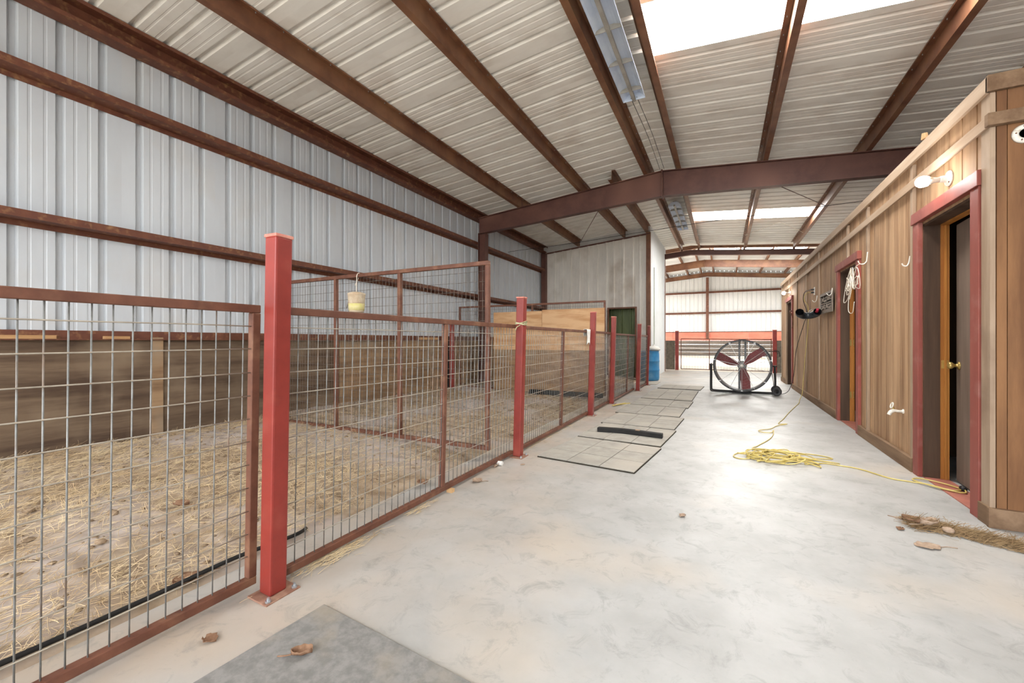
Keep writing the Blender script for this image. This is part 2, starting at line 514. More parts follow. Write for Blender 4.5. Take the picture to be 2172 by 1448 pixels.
left_sheet = roof_sheet_mesh(XL - .1, RIDGE_X, 'roof_metal')
right_sheet = roof_sheet_mesh(RIDGE_X, XR + .1, 'roof_metal')
ridge_bit = roof_sheet_mesh(RIDGE_X, -.86, 'roof_metal')
eave_bit = roof_sheet_mesh(2.2, XR + .1, 'roof_metal')
SK0 = 4.68
sk = MB()
p = rib_profile(.92)
for x in (-.86, 2.2):
    for t, d in p:
        sk.v.append((x, t, roofz(x) + d))
n = len(p)
for i in range(n - 1):
    sk.f.append((i, i + 1, n + i + 1, n + i))
sky_mesh = sk.mesh('skylight_panel', 'skylight')
for k in range(-9, 14):
    y = SK0 + .92 * k
    if y < YB - .5 or y > YE:
        continue
    link('roof_panel', left_sheet, ce, (0, y, 0))
    if k in (0, 9):
        link('roof_panel', ridge_bit, ce, (0, y, 0))
        link('skylight_panel', sky_mesh, ce, (0, y, 0))
        link('roof_panel', eave_bit, ce, (0, y, 0))
    else:
        link('roof_panel', right_sheet, ce, (0, y, 0))
# ridge cap
m = MB()
m.prism([(RIDGE_X - .3, roofz(RIDGE_X - .3) + .04), (RIDGE_X, RIDGE_Z + .05), (RIDGE_X + .3, roofz(RIDGE_X + .3) + .04), (RIDGE_X, RIDGE_Z + .06)], YB, YE, 'y')
m.build('ridge_cap', 'roof_metal', ce)


def purlin(x, ya, yb, d=.2, mat='steel_brown'):
    sgn = 1 if x < RIDGE_X else -1          # top flange points to the ridge
    zt = roofz(x) - .004
    t = .006
    pts = [(0, 0), (.075 * sgn, 0), (.075 * sgn, -.018), (.07 * sgn, -.018), (.07 * sgn, -t), (t * sgn, -t), (t * sgn, -d),
           (-.075 * sgn, -d), (-.075 * sgn, -d + .018), (-.07 * sgn, -d + .018), (-.07 * sgn, -d + t), (0, -d + t)]
    pts = [(x + a, zt + b) for a, b in pts]
    MB().prism(pts, ya, yb, 'y').build('purlin', mat, ce)


F1Y, F2Y = 9.05, 17.1
for px in (-4.37, -2.84, -1.42, -.84, .66, 2.15, 3.3):
    purlin(px, YB, F1Y)
    purlin(px, F1Y, YE)
purlin(-2.12, 8.8, 13.6)


# near end wall unseen behind the camera, added with an opening sized for the daylight
wn = thing('wall_near', 'unseen white metal end wall, its open door sized for daylight', 'wall', kind='structure')
for q in ((XL, -5.4, 0, 4.5), (3.2, XR, 0, 4.5), (-5.4, 3.2, 4.1, 4.5)):
    MB().box(q[0], q[1], YB - .02, YB, q[2], q[3]).build('metal_panel', 'wall_metal', wn)

sc_ = MB()
for px in (-4.37, -2.84, -1.42, .66, 2.15):
    sg_ = 1 if px < RIDGE_X else -1
    k = -20
    while SK0 + (k + .3) * PIT < YE:
        yy = SK0 + (k + .3) * PIT
        k += 1
        if yy > YB:
            z = roofz(px + .045 * sg_) - .014
            sc_.box(px + .045 * sg_ - .004, px + .045 * sg_ + .004, yy - .004, yy + .004, z - .014, z + .005)
sc_.build('roof_screws', 'bolt_zinc', ce)['kind'] = 'stuff'

# ------------------------------------------------------------------ steel frames
def frame(name, label, y, xa, xb, ridge, slope, dl, da, dr, cols, wf=.15, mat='steel_dark', z_under=.21):
    o = thing(name, label, 'steel frame', kind='structure')
    rz = lambda x: ridge - slope * abs(x - RIDGE_X) - z_under
    for x0, x1, d0, d1 in ((xa, RIDGE_X, dl, da), (RIDGE_X, xb, da, dr)):
        m = MB()
        t = .006
        m.prism([(x0, rz(x0) - d0), (x1, rz(x1) - d1), (x1, rz(x1)), (x0, rz(x0))], y - t, y + t, 'y')
        m.prism([(x0, rz(x0) - .012), (x1, rz(x1) - .012), (x1, rz(x1)), (x0, rz(x0))], y - wf / 2, y + wf / 2, 'y')
        m.prism([(x0, rz(x0) - d0), (x1, rz(x1) - d1), (x1, rz(x1) - d1 + .012), (x0, rz(x0) - d0 + .012)], y - wf / 2, y + wf / 2, 'y')
        m.build('rafter', mat, o)
    if da > .3:
        for dx in (-.014, .002):
            MB().box(RIDGE_X + dx, RIDGE_X + dx + .012, y - wf / 2 - .02, y + wf / 2 + .02, rz(RIDGE_X) - da - .03, rz(RIDGE_X) + .015).build('splice_plate', mat, o)
    for cx, d0, d1, zt in cols:
        m = MB()
        s = 1 if cx < RIDGE_X else -1
        m.box(min(cx, cx + s * .012), max(cx, cx + s * .012), y - wf / 2, y + wf / 2, 0, zt)
        m.prism([(cx + s * d0, 0), (cx + s * d1, zt), (cx + s * (d1 - .012), zt), (cx + s * (d0 - .012), 0)], y - wf / 2, y + wf / 2, 'y')
        m.prism([(cx, 0), (cx + s * d0, 0), (cx + s * d1, zt), (cx, zt)], y - .006, y + .006, 'y')
        m.build('column', mat, o)
    return o


frame('steel_frame', 'deep dark brown steel rafter frame crossing over the near aisle', F1Y, XL + .2, XR - .2, RIDGE_Z, SLOPE, .4, .52, .4,
      [(XL + .2, .18, .22, 3.9), (XR - .2, .2, .25, 3.9)])
frame('steel_frame', 'slender dark steel rafter at the far end of the low roof', F2Y, XL + .2, XR - .2, RIDGE_Z, SLOPE, .19, .19, .19,
      [(XR - .2, .2, .2, 4.1)], z_under=.275)
for px in (-4.37, -2.84, -1.42, -.84, .66, 2.15, 3.3):
    MB().box(px - .03, px + .03, F2Y - .04, F2Y + .04, roofz(px) - .285, roofz(px) - .2).build('purlin_seat', 'steel_brown', ce)
# web stiffeners of the near frame
# corner column of the shed line
tag(MB().box(XL + .05, XL + .22, 13.42, 13.57, 0, 4.25).build('corner_column', 'steel_dark', bevel=.004), 'dark steel column in the corner of left wall and ribbed shed', 'column', kind='structure')

# ------------------------------------------------------------------ metal shed on the left at the far end
SY, SX = 13.62, -2.06
sh = thing('wall_shed', 'ribbed off-white metal shed walls beside the far aisle', 'wall', kind='structure')
DX0, DX1, DZ = -3.36, -2.52, 2.23


def outward_sheet(w, h0, h1f, horizontal_offset, mat):
    """ribs toward -Y; sheet from t=0..w"""
    p = [q for q in rib_profile(.92) if q[0] < w] + [(w, 0)]
    m = MB()
    for t, d in p:
        m.v.append((t, -d, h0))
    for t, d in p:
        m.v.append((t, -d, h1f(horizontal_offset + t)))
    n = len(p)
    for i in range(n - 1):
        m.f.append((i, i + 1, n + i + 1, n + i))
    return m.mesh('metal_panel', mat)


stop = lambda x: roofz(x) - .22
spans = [(XL + .02, -4.83, 0), (-4.83, -3.91, 0), (-3.91, DX0, 0), (DX0, DX1, DZ), (DX1, SX - .1, 0)]
for a, b, z0 in spans:
    link('metal_panel', outward_sheet(b - a, z0, stop, a, 'shed_metal'), sh, (a, SY, 0))
# aisle side of the shed
p = rib_profile(.92)
y = SY
while y < YE - .02:
    w = min(.92, YE - y)
    m = MB(); q = [t for t in p if t[0] < w] + [(w, 0)]
    for z in (0, roofz(SX) - .03):
        for t, d in q:
            m.v.append((SX + d, y + t, z))
    n = len(q)
    for i in range(n - 1):
        m.f.append((i, i + 1, n + i + 1, n + i))
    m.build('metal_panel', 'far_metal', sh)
    y += .92
MB().box(SX - .12, SX + .01, SY - .045, SY + .07, 0, roofz(SX) - .2).build('corner_trim', 'steel_brown', sh, bevel=.004)
m = MB()
m.prism([(XL + .05, stop(XL) - .02), (SX, stop(SX) - .02), (SX, roofz(SX) - .01), (XL + .05, roofz(XL) - .01)], SY + .03, SY + .05, 'y')
m.build('rake_trim', 'gray_trim', sh)
m = MB()
m.prism([(XL + .05, stop(XL) - .05), (SX, stop(SX) - .05), (SX, stop(SX) - .01), (XL + .05, stop(XL) - .01)], SY - .05, SY + .02, 'y')
m.build('rake_angle', 'steel_dark', sh)
for q in ((DX0 - .05, DX0, 0, DZ + .05), (DX1, DX1 + .05, 0, DZ + .05), (DX0, DX1, DZ, DZ + .05)):
    MB().box(q[0], q[1], SY - .05, SY + .06, q[2], q[3]).build('opening_trim', 'steel_brown', sh, bevel=.003)
MB().box(SX - .06, SX + .035, YE - .1, YE + .02, 0, roofz(SX) - .25).build('corner_trim', 'steel_brown', sh, bevel=.004)
# green inner lining seen through the opening
x = XL + .1
lin = outward_sheet(.92, 0, lambda t: 3.6, 0, 'green_metal')
for k in range(4):
    link('lining_panel', lin, sh, (XL + .06 + .915 * k, 14.25, 0))

# ------------------------------------------------------------------ wooden tack room on the right
YW0, YW1, ZW = 3.79, 14.7, 2.9
wr = thing('wall_right', 'brown wooden tack room wall of grooved boards and battens', 'wall', kind='structure')
doors = [(4.02, 4.89), (6.83, 7.78), (12.6, 13.55)]
ZD = 2.22
segs = []
cur = YW0 + .03
for a, b in doors:
    segs.append((cur, a)); cur = b
segs.append((cur, YW1))
# dark backing so the grooves read as joints
m = MB()
for a, b in segs:
    m.box(XW + .014, XW + .09, a, b, 0, ZW - .02)
for a, b in doors:
    m.box(XW + .014, XW + .09, a, b, ZD, ZW - .02)
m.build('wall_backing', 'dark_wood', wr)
BW = .2035
cache = {}


def board(w, h, mat='siding'):
    key = (round(w, 3), round(h, 3), mat)
    if key not in cache:
        b = .003
        m = MB()
        m.prism([(.016, 0), (.016, w), (.003, w), (0, w - b), (0, b), (.003, 0)], 0, h, 'z')
        cache[key] = m.mesh('siding_board', mat)
    return cache[key]


y = YW0 + .018
while y < YW1 - .02:
    ye = min(y + BW, YW1)
    pieces = [(y, ye, 0)]
    for a, b in doors:
        new = []
        for (p0, p1, z0) in pieces:
            if z0 or p1 <= a or p0 >= b:
                new.append((p0, p1, z0)); continue
            if p0 < a - .01:
                new.append((p0, a, 0))
            if p1 > b + .01:
                new.append((b, p1, 0))
            new.append((max(p0, a), min(p1, b), ZD))
        pieces = new
    for p0, p1, z0 in pieces:
        link('siding_board', board(p1 - p0 - .009, ZW - .01 - z0), wr, (XW, p0 + .0045, z0))
    y += BW
# battens
for yb in (3.79, 5.025, 6.36, 9.23, 10.53, 11.76, 14.62):
    MB().box(XW - .028, XW - .001, yb, yb + .055 if yb != 3.79 else yb + .105, .0 if yb == 3.79 else .12, 2.80).build('batten', 'batten', wr, bevel=.003)
MB().box(XW - .028, XW - .001, 13.03, 13.085, 2.34, 2.80).build('batten', 'batten', wr, bevel=.003)
MB().box(XW - .028, XW - .001, 7.26, 7.315, 2.34, 2.80).build('batten', 'batten', wr, bevel=.003)
for a, b in ((YW0, 8.2), (8.2, YW1)):
    MB().box(XW - .045, XW - .028, a - .02, b, 2.575, 2.65).build('trim_band', 'band', wr, bevel=.003)
    MB().box(XW - .05, XW - .028, a - .02, b, 2.80, 2.90).build('top_trim', 'band', wr, bevel=.003)
for a, b in ((YW0, 3.91), (5.02, 6.72), (7.9, 12.5), (13.66, YW1)):
    MB().box(XW - .04, XW - .001, a, b, 0, .125).build('baseboard', 'baseboard', wr, bevel=.004)
# front face toward the camera
wf_ = thing('wall_front', 'wide-grained brown plywood end wall of the tack room', 'wall', kind='structure')
MB().box(XW + .016, XR - .05, YW0 + .016, YW0 + .09, 0, ZW - .02).build('wall_backing', 'dark_wood', wf_)
xs = [XW + .001, XW + .05, XW + .42, XW + .83, XW + 1.24, XW + 1.65, XR - .06]
for a, b in zip(xs[:-1], xs[1:]):
    MB().box(a + .002, b - .002, YW0, YW0 + .016, 0, ZW - .01).build('plywood_panel', 'siding_front', wf_)
MB().box(XW - .05, XR - .06, YW0 - .03, YW0 - .001, 2.80, 2.905).build('top_trim', 'baseboard', wf_, bevel=.003)
MB().box(XW - .055, XR - .06, YW0 - .045, YW0 - .001, 2.575, 2.655).build('trim_band', 'baseboard', wf_, bevel=.003)
MB().box(XW - .045, XR - .06, YW0 - .03, YW0 - .001, 0, .125).build('baseboard', 'baseboard', wf_, bevel=.003)
# top lid and back walls keep the rooms dark
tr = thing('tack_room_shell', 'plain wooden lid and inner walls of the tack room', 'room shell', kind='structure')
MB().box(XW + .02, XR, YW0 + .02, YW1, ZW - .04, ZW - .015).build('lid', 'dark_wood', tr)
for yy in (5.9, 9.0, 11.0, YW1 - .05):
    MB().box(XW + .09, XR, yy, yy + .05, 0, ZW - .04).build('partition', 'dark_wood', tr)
# right outer wall
w2 = thing('wall_outer', 'white ribbed metal outer wall behind the tack room', 'wall', kind='structure')
y = YB
while y < YE:
    link('metal_panel', wall_sheet, w2, (XR, y + .92, 0), rot=(0, 0, math.pi))
    y += .92


def wall_door(n, label, a, b, left_case=True):
    d = thing('door_%d' % n, label, 'door', kind='structure')
    x0 = XW - .035
    MB().box(x0, XW + .0, a - .11, a, 0, ZD + .02).build('casing', 'casing_red', d, bevel=.004)
    MB().box(x0, XW + .0, b, b + .11, 0, ZD + .02).build('casing', 'casing_red' if left_case else 'batten', d, bevel=.004)
    m = MB().prism([(a - .125, ZD + .02), (b + .125, ZD + .02), (b + .11, ZD + .115), (a - .125, ZD + .125)], x0 - .012, XW, 'x')
    m.build('head_casing', 'casing_red', d, bevel=.004)
    for yy, s in ((a, 1), (b, -1)):
        y0, y1 = sorted((yy, yy + s * .02))
        MB().box(XW + .001, XW + .105, y0, y1, 0, ZD).build('jamb', 'dark_wood', d)
        y0, y1 = sorted((yy, yy + s * .03))
        MB().box(XW + .105, XW + .16, y0, y1, 0, ZD).build('jamb_liner', 'orange_wood', d)
        y0, y1 = sorted((yy + s * .03, yy + s * .042))
        MB().box(XW + .125, XW + .14, y0, y1, 0, ZD - .03).build('door_stop', 'orange_wood', d)
    MB().box(XW + .001, XW + .105, a, b, ZD - .02, ZD).build('head_jamb', 'dark_wood', d)
    MB().box(XW + .105, XW + .16, a, b, ZD - .03, ZD).build('head_liner', 'orange_wood', d)
    return d


d1 = wall_door(1, 'ajar grey-brown door in the red casing nearest the end wall', *doors[0])
leaf = MB().box(0, .04, 0, .79, .012, ZD - .04).build('door_leaf', 'door_leaf', d1, loc=(XW + .145, doors[0][0] + .045, 0), bevel=.003)
leaf.rotation_euler = (0, 0, R(-4))
kn = MB().lathe([(.0, 0), (.034, 0), (.034, -.006), (.015, -.01), (.012, -.03), (.02, -.036), (.028, -.046), (.029, -.06), (.02, -.07), (0, -.071)], 20, (0, .73, .99), 'x')
kn.build('door_knob', 'brass', leaf, smooth=True)['label'] = 'brass round door knob'
MB().box(XW + .108, XW + .152, doors[0][1] - .034, doors[0][1] - .03, .96, 1.03).build('strike_plate', 'brass', d1)
MB().box(XW + .0, XW + .16, doors[0][0], doors[0][1], 0, .008).build('threshold', 'red_sill', d1)
d2 = wall_door(2, 'open doorway with red casing and orange jamb beside the hanging rope', *doors[1])
for z in (.35, 1.12, 1.95):
    MB().box(XW + .104, XW + .155, doors[1][1] - .036, doors[1][1] - .0305, z, z + .095).build('hinge', 'brass', d2)
lf = MB().box(0, .8, -.04, 0, .012, ZD - .04).build('door_leaf', 'orange_wood', d2, loc=(XW + .17, doors[1][1] - .03, 0))
MB().box(XW + .0, XW + .16, doors[1][0], doors[1][1], 0, .008).build('threshold', 'red_sill', d2)
d3 = wall_door(3, 'dark doorway with small red casing at the far end of the wooden wall', *doors[2], left_case=False)

# ------------------------------------------------------------------ far arena building
RB, SB = 6.7, .087
rbz = lambda x: RB - SB * abs(x - RIDGE_X)
BX0, BX1, BY1 = -9.0, 7.0, 36.0
ar = thing('arena_ceiling', 'pale arena roof with purlins and a long skylight', 'ceiling', kind='structure')
for (x0, x1) in ((BX0, RIDGE_X), (RIDGE_X, BX1)):
    for ys in ((YE + .1, 25.6), (28.6, BY1)):
        m = MB(); m.prism([(x0, rbz(x0)), (x1, rbz(x1)), (x1, rbz(x1) + .03), (x0, rbz(x0) + .03)], ys[0], ys[1], 'y')
        m.build('roof_panel', 'far_metal', ar)
for x0, x1, mt in ((BX0, -.5, 'far_metal'), (-.5, 4.0, 'arena_skylight'), (4.0, BX1, 'far_metal')):
    xs = [x0, x1] if not (x0 < RIDGE_X < x1) else [x0, RIDGE_X, x1]
    for a, b in zip(xs[:-1], xs[1:]):
        m = MB(); m.prism([(a, rbz(a)), (b, rbz(b)), (b, rbz(b) + .03), (a, rbz(a) + .03)], 25.6, 28.6, 'y')
        m.build('skylight_panel' if 'skylight' in mt else 'roof_panel', mt, ar)
for px in (-7.3, -5.6, -4.0, -2.5, -1.55, -.7, .85, 2.4, 3.95, 5.5, 6.8):
    z = rbz(px)
    MB().box(px - .04, px + .04, YE + .2, BY1, z - .2, z - .004).build('purlin', 'steel_brown', ar)
gx = [BX0, XL, RIDGE_X, XR, BX1]
m = MB()
m.prism([(BX0, 4.0), (BX1, 4.0), (BX1, rbz(BX1)), (RIDGE_X, RB), (BX0, rbz(BX0))], YE + .14, YE + .16, 'y')
# gable above the low roof and beside it
gb = MB()
gb.prism([(BX0, 0), (XL, 0), (XL, rbz(XL)), (BX0, rbz(BX0))], YE + .14, YE + .16, 'y')
gb.prism([(XR, 0), (BX1, 0), (BX1, rbz(BX1)), (XR, rbz(XR))], YE + .14, YE + .16, 'y')
gb.prism([(XL, roofz(XL) + .05), (RIDGE_X, RIDGE_Z + .05), (XR, roofz(XR) + .05), (XR, rbz(XR)), (RIDGE_X, RB), (XL, rbz(XL))], YE + .14, YE + .16, 'y')
tag(gb.build('wall_gable', 'far_metal'), 'white metal gable of the far arena above the low roof', 'wall', kind='structure')
for yy, lab in ((23.8, 'brown arena rafter frame nearest the low roof'), (30.0, 'brown arena rafter frame with flaking paint near its peak'), (35.7, 'brown arena rafter frame against the bright end wall')):
    frame('arena_frame', lab, yy, BX0, BX1, RB, SB, .45 if yy < 35 else .3, .45 if yy < 35 else .3, .45 if yy < 35 else .3,
          [(BX0, .3, .3, rbz(BX0) - .3), (BX1, .3, .3, rbz(BX1) - .3)], mat='steel_brown')
wa = thing('wall_arena', 'unseen white metal arena side walls, added to limit daylight', 'wall', kind='structure')  # unseen walls added to hold back daylight, left one open below
MB().box(BX1, BX1 + .02, YE + .1, BY1, 0, rbz(BX1)).build('metal_panel', 'far_metal', wa)
MB().box(BX0 - .02, BX0, YE + .1, BY1, 4.4, rbz(BX0)).build('metal_panel', 'far_metal', wa)
we = thing('wall_back', 'bright white ribbed arena end wall with brown girts and red band', 'wall', kind='structure')
x = BX0
while x < BX1 - .1:
    w = min(.92, BX1 - x)
    q = [t for t in rib_profile(.92) if t[0] < w] + [(w, 0)]
    m = MB()
    for t, d in q:
        m.v.append((x + t, BY1 + d, 1.2))
    for t, d in q:
        m.v.append((x + t, BY1 + d, rbz(x + t)))
    n = len(q)
    for i in range(n - 1):
        m.f.append((i, i + 1, n + i + 1, n + i))
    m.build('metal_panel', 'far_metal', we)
    x += .92
for gz in (3.37, 4.97):
    MB().box(BX0, BX1, BY1 - .2, BY1 - .005, gz, gz + .012).box(BX0, BX1, BY1 - .2, BY1 - .19, gz - .08, gz + .06).build('girt', 'girt_rust', we)
MB().box(RIDGE_X - .1, RIDGE_X + .1, BY1 - .45, BY1 - .2, 1.3, rbz(0) - .5).build('end_column', 'rail_rust', we)
for k in range(6):
    xa = BX0 + k * 16 / 6
    MB().box(xa + .01, xa + 16 / 6 - .01, BY1 - .22, BY1 - .2, 1.2, 1.84).build('painted_board', 'band_red', we)
    for z in (0, .3, .6, .9):
        MB().box(xa + .01, xa + 16 / 6 - .01, BY1 - .26, BY1 - .23, z + .006, z + .296).build('wainscot_board', 'wainscot_gray', we)
MB().box(BX0, BX1, BY1 - .25, BY1 - .2, 1.84, 1.89).build('cap_rail', 'girt_rust', we)

# ------------------------------------------------------------------ pen fence
LEAN = .027


def fence_post(x, y, h, label, w=.084):
    o = thing('fence_post', label, 'fence post', (x, y, 0), (0, LEAN, 0), 'red steel posts along the pen fence')
    a = w / 2
    MB().box(-a, a, -a, a, .008, h - .012).build('tube', 'post_red', o, bevel=.009)
    m = MB().box(-a - .003, a + .003, -a - .003, a + .003, h - .016, h)
    m.build('cap', 'post_cap', o, bevel=.004)
    pl = MB().box(-a - .02, a + .04, -.085, .085, 0, .009).build('base_plate', 'plate_dusty', o, bevel=.002)
    for sx, sy in ((a + .022, -.065), (a + .022, .065)):
        MB().lathe([(0, .009), (.013, .009), (.013, .017), (.006, .018), (.006, .03), (0, .03)][1:], 8, (sx, sy, 0)).build('bolt', 'bolt_zinc', pl)
    return o


posts = [(-1.915, 1.245, 1.697, 'tall red square steel post nearest the camera'), (-1.90, 3.86, 1.65, 'red square steel post with pale twine tied round it'),
         (-1.90, 6.5, 1.66, 'red square steel post with a white rag beside it'), (-1.90, 7.89, 1.657, 'red square steel post with yellow boards at its foot'),
         (-1.83, 10.2, 1.6, 'red square steel post, next to last before the blue barrel'), (-1.83, 11.58, 1.6, 'last small red post in front of the blue barrel')]
for i, (x, y, h, lab) in enumerate(posts):
    fence_post(x, y, h, lab, .084 if i < 5 else .06)


def mesh_panel(name, label, cat, loc, rot, length, height, ups, vs, hs, z_lo, group, rail='rail_rust', wire='galv_wire', tb=.038, wr_=.0029, hoff=0.0, end=True, xr=0.0):
    """panel in local YZ plane (along +Y); horizontals on the +X side"""
    o = thing(name, label, cat, loc, rot, group)
    a = tb / 2
    MB().box(-a, a, 0, length, height - tb, height).build('top_rail', rail, o, bevel=.004)
    MB().box(-a, a, 0, length, z_lo, z_lo + tb).build('bottom_rail', rail, o, bevel=.004)
    for u in ups:
        MB().box(-a, a, u - a, u + a, z_lo + tb, height - tb).build('upright', rail, o, bevel=.004)
    m = MB(); mh = MB()
    y = vs * .6
    while y < length - .01:
        m.tube([(xr, y, z_lo + .01), (xr, y, height - .01)], wr_, 5)
        y += vs
    z = height - .1 + hoff
    while z > z_lo + .01:
        zz = [(xr + wr_ * 1.8, t * length / 8, z + random.uniform(-.0025, .0025)) for t in range(9)]
        mh.tube(zz, wr_, 5)
        z -= hs
    m.build('upright_wires', wire, o, smooth=True)['kind'] = 'stuff'
    mh.build('level_wires', 'lit_dusty_wire' if wire == 'galv_wire' else wire, o, smooth=True)['kind'] = 'stuff'
    return o


FG = 'rusty mesh fence panels along the aisle'
ROT = (0, LEAN, 0)
mesh_panel('mesh_gate', 'nearest rusty tube gate with galvanised mesh, left of tall red post', 'fence panel', (-2.03, -1.2, 0), ROT, 2.425, 1.37, [.02, 2.406], .058, .11, .028, FG)
mesh_panel('mesh_fence', 'longest rusty mesh panel between tall post and twine-tied post', 'fence panel', (-1.955, 1.29, 0), ROT, 2.525, 1.365, [1.335], .058, .11, .03, FG)
mesh_panel('mesh_fence', 'rusty mesh panel between twine-tied post and post with rag', 'fence panel', (-1.945, 3.905, 0), ROT, 2.55, 1.36, [1.34], .058, .11, .03, FG)
mesh_panel('mesh_fence', 'short rusty mesh panel between post with rag and post with yellow boards', 'fence panel', (-1.945, 6.545, 0), ROT, 1.3, 1.36, [1.27], .058, .11, .03, FG)
mesh_panel('mesh_fence', 'rusty mesh panel in front of the dark shed opening', 'fence panel', (-1.92, 7.935, 0), ROT, 2.22, 1.345, [1.4], .058, .11, .03, FG)
mesh_panel('mesh_fence', 'short last mesh panel before the blue barrel', 'fence panel', (-1.86, 10.245, 0), ROT, 1.3, 1.34, [1.27], .058, .11, .03, FG)
# tall cross panels dividing the pens; local +Y runs along -X in the world
mesh_panel('pen_divider', 'tall rusty mesh divider with a bucket hanging on it', 'fence panel', (-2.09, 3.6, 0), (0, 0, R(90)), 3.5, 2.0, [.02, 1.17, 2.2, 3.2], .05, .1, .1, 'tall mesh dividers across the pens', wire='old_wire', tb=.042, wr_=.0021)
mesh_panel('pen_divider', 'tall mesh divider with plywood sheets fixed to it', 'fence panel', (-2.09, 8.2, 0), (0, 0, R(90)), 3.5, 2.0, [.02, 1.6, 3.48], .05, .1, .1, 'tall mesh dividers across the pens', wire='old_wire', tb=.038, wr_=.0021)
tag(MB().box(-4.62, -3.443, 8.14, 8.155, 1.0, 1.83).build('plywood_sheet', 'ply_light'), 'light tan plywood sheet high on the mesh divider, its left half', 'plywood')
tag(MB().box(-3.437, -2.1, 8.14, 8.155, 1.0, 1.85).build('plywood_sheet', 'ply_light'), 'light tan plywood sheet high on the mesh divider, next to the shed opening', 'plywood')
tag(MB().box(-4.62, -2.1, 8.142, 8.157, .1, .997).build('plywood_sheet', 'ply_mid'), 'dull brown plywood sheet fixed low on the mesh divider', 'plywood')
tag(MB().box(-3.7, -2.12, 8.05, 8.12, .07, .16).build('rubber_strip', 'rubber_black', bevel=.01), 'black rubber strip lying at the foot of the plywood divider', 'rubber strip')
o = thing('wall_post', 'dark red post standing by the left wall behind the mesh', 'post', (-5.5, 7.78, 0))
MB().box(-.045, .045, -.045, .045, .05, 1.63).build('tube', 'post_red', o, bevel=.008)
MB().box(-.1, -.046, -.04, .04, .05, 1.3).build('side_strip', 'rubber_black', o)
# wooden wedge under the bottom rail
tag(MB().prism([(-.02, 0), (.03, 0), (.03, .027), (-.02, .027)], -.02, .02, 'y').build('wood_wedge', 'lumber', loc=(-1.935, 2.71, 0)), 'small wooden wedge under the fence bottom rail', 'wedge')

# far gate
gt = thing('arena_gate', 'wide rusty mesh gate at the end of the aisle', 'gate', (-1.56, 18.35, 0), (0, 0, R(-90 - 1.2)))
L, Hh = 3.15, 1.27
for z in (.04, .62, .78, .98, Hh):
    MB().tube([(0, 0, z), (0, L, z - (.03 if z > 1 else 0))], .016 if z in (.04, Hh) else .010, 8).build('gate_rail', 'rail_rust' if z in (.04, Hh) else 'galv_wire', gt, smooth=True)
for yv in (0, 1.05, 2.1, L):
    MB().tube([(0, yv, .04), (0, yv, Hh)], .016, 8).build('gate_upright', 'rail_rust', gt, smooth=True)
m = MB()
k = 0
while k * .105 < L:
    m.tube([(.012, k * .105, .05), (.012, k * .105, 1.2)], .0025, 4); k += 1
for k in range(1, 8):
    m.tube([(.014, 0, .05 + k * .11), (.014, L, .05 + k * .11)], .0025, 4)
m.build('wire_mesh', 'old_wire', gt)['kind'] = 'stuff'
for x, y, lab in ((-1.72, 18.38, 'orange-red gate post at the left of the far arena gate'), (1.69, 18.2, 'orange-red gate post with chain at the right of the far gate')):
    o = thing('gate_post', lab, 'post', (x, y, 0))
    MB().box(-.065, .065, -.065, .065, -.02, 1.58).build('tube', 'post_red', o, bevel=.008)
    MB().box(-.07, .07, -.07, .07, 1.58, 1.6).build('cap', 'post_cap', o, bevel=.003)
ch = spline([(1.5, 18.2, .78), (1.62, 18.1, .8), (1.7, 18.1, .82), (1.82, 18.12, .78), (1.85, 18.15, .6)], 5)
tag(MB().tube(ch, .012, 6).build('gate_chain', 'black_metal', smooth=True), 'dark chain wrapped around the right far gate post', 'chain')
tag(MB().box(-2.3, -1.8, 18.36, 18.40, 0, 1.2).build('mottled_board', 'rubber_panel', bevel=.006), 'mottled grey panel between shed and far gate post', 'panel')
tag(MB().box(1.76, 2.3, 18.2, 18.24, 0, 1.2).build('mottled_board', 'rubber_panel', bevel=.006), 'mottled grey panel right of the chained far gate post', 'panel')

# ------------------------------------------------------------------ rubber mats
mats = [(-1.66, -.66, 3.87, 4.87, -6.0, 'nearest tiled grey rubber mat, with a ragged dark front edge'),
        (-1.585, -.59, 4.93, 5.88, -4.5, 'tiled rubber mat with the black rubber bar lying on it'),
        (-1.565, -.56, 5.925, 6.85, -3.0, 'tiled rubber mat just beyond the black bar'),
        (-1.595, -.60, 6.915, 7.85, -1.2, 'tiled rubber mat fourth from the near end of the row'),
        (-1.545, -.54, 7.91, 8.77, -2.0, 'tiled rubber mat with a curled dark right corner'),
        (-1.52, -.54, 8.88, 10.66, -1.0, 'long tiled rubber mat, second from the far end'),
        (-1.46, -.47, 10.92, 11.84, -3.0, 'farthest tiled rubber mat of the row, by the fan')]
for k, (x0, x1, y0, y1, ang, lab) in enumerate(mats):
    W, D = x1 - x0, y1 - y0
    o = thing('rubber_mat', lab, 'rubber mat', ((x0 + x1) / 2, (y0 + y1) / 2, 0), (0, 0, R(ang)), 'tiled rubber mats laid along the aisle')
    MB().box(-W / 2, W / 2, -D / 2, D / 2, 0, .013).build('backing', 'rubber_base', o, bevel=.002)
    nr = 3 if D < 1.2 else 5
    tw, td = W / 3, D / nr
    tm = MB().box(.0035, tw - .0035, .0035, td - .0035, .0131, .0205).mesh('tile', 'rubber_tile')
    for i in range(3):
        for j in range(nr):
            t = link('tile', tm, o, (-W / 2 + i * tw, -D / 2 + j * td, random.uniform(-.0008, .0008)))
o = MB().box(-.62, .62, -.98, .98, 0, .012).build('stall_mat', 'rubber_near', loc=(-1.06, .26, 0), bevel=.003)
o.rotation_euler = (0, 0, R(-4.2))
tag(o, 'large dark grey rubber stall mat in the near corner', 'rubber mat')
tag(MB().box(-2.2, -1.62, 11.75, 12.6, 0, .012).build('small_mat', 'rubber_tile', bevel=.003), 'small grey mat lying by the blue barrel', 'rubber mat')
bar = []
b = MB()
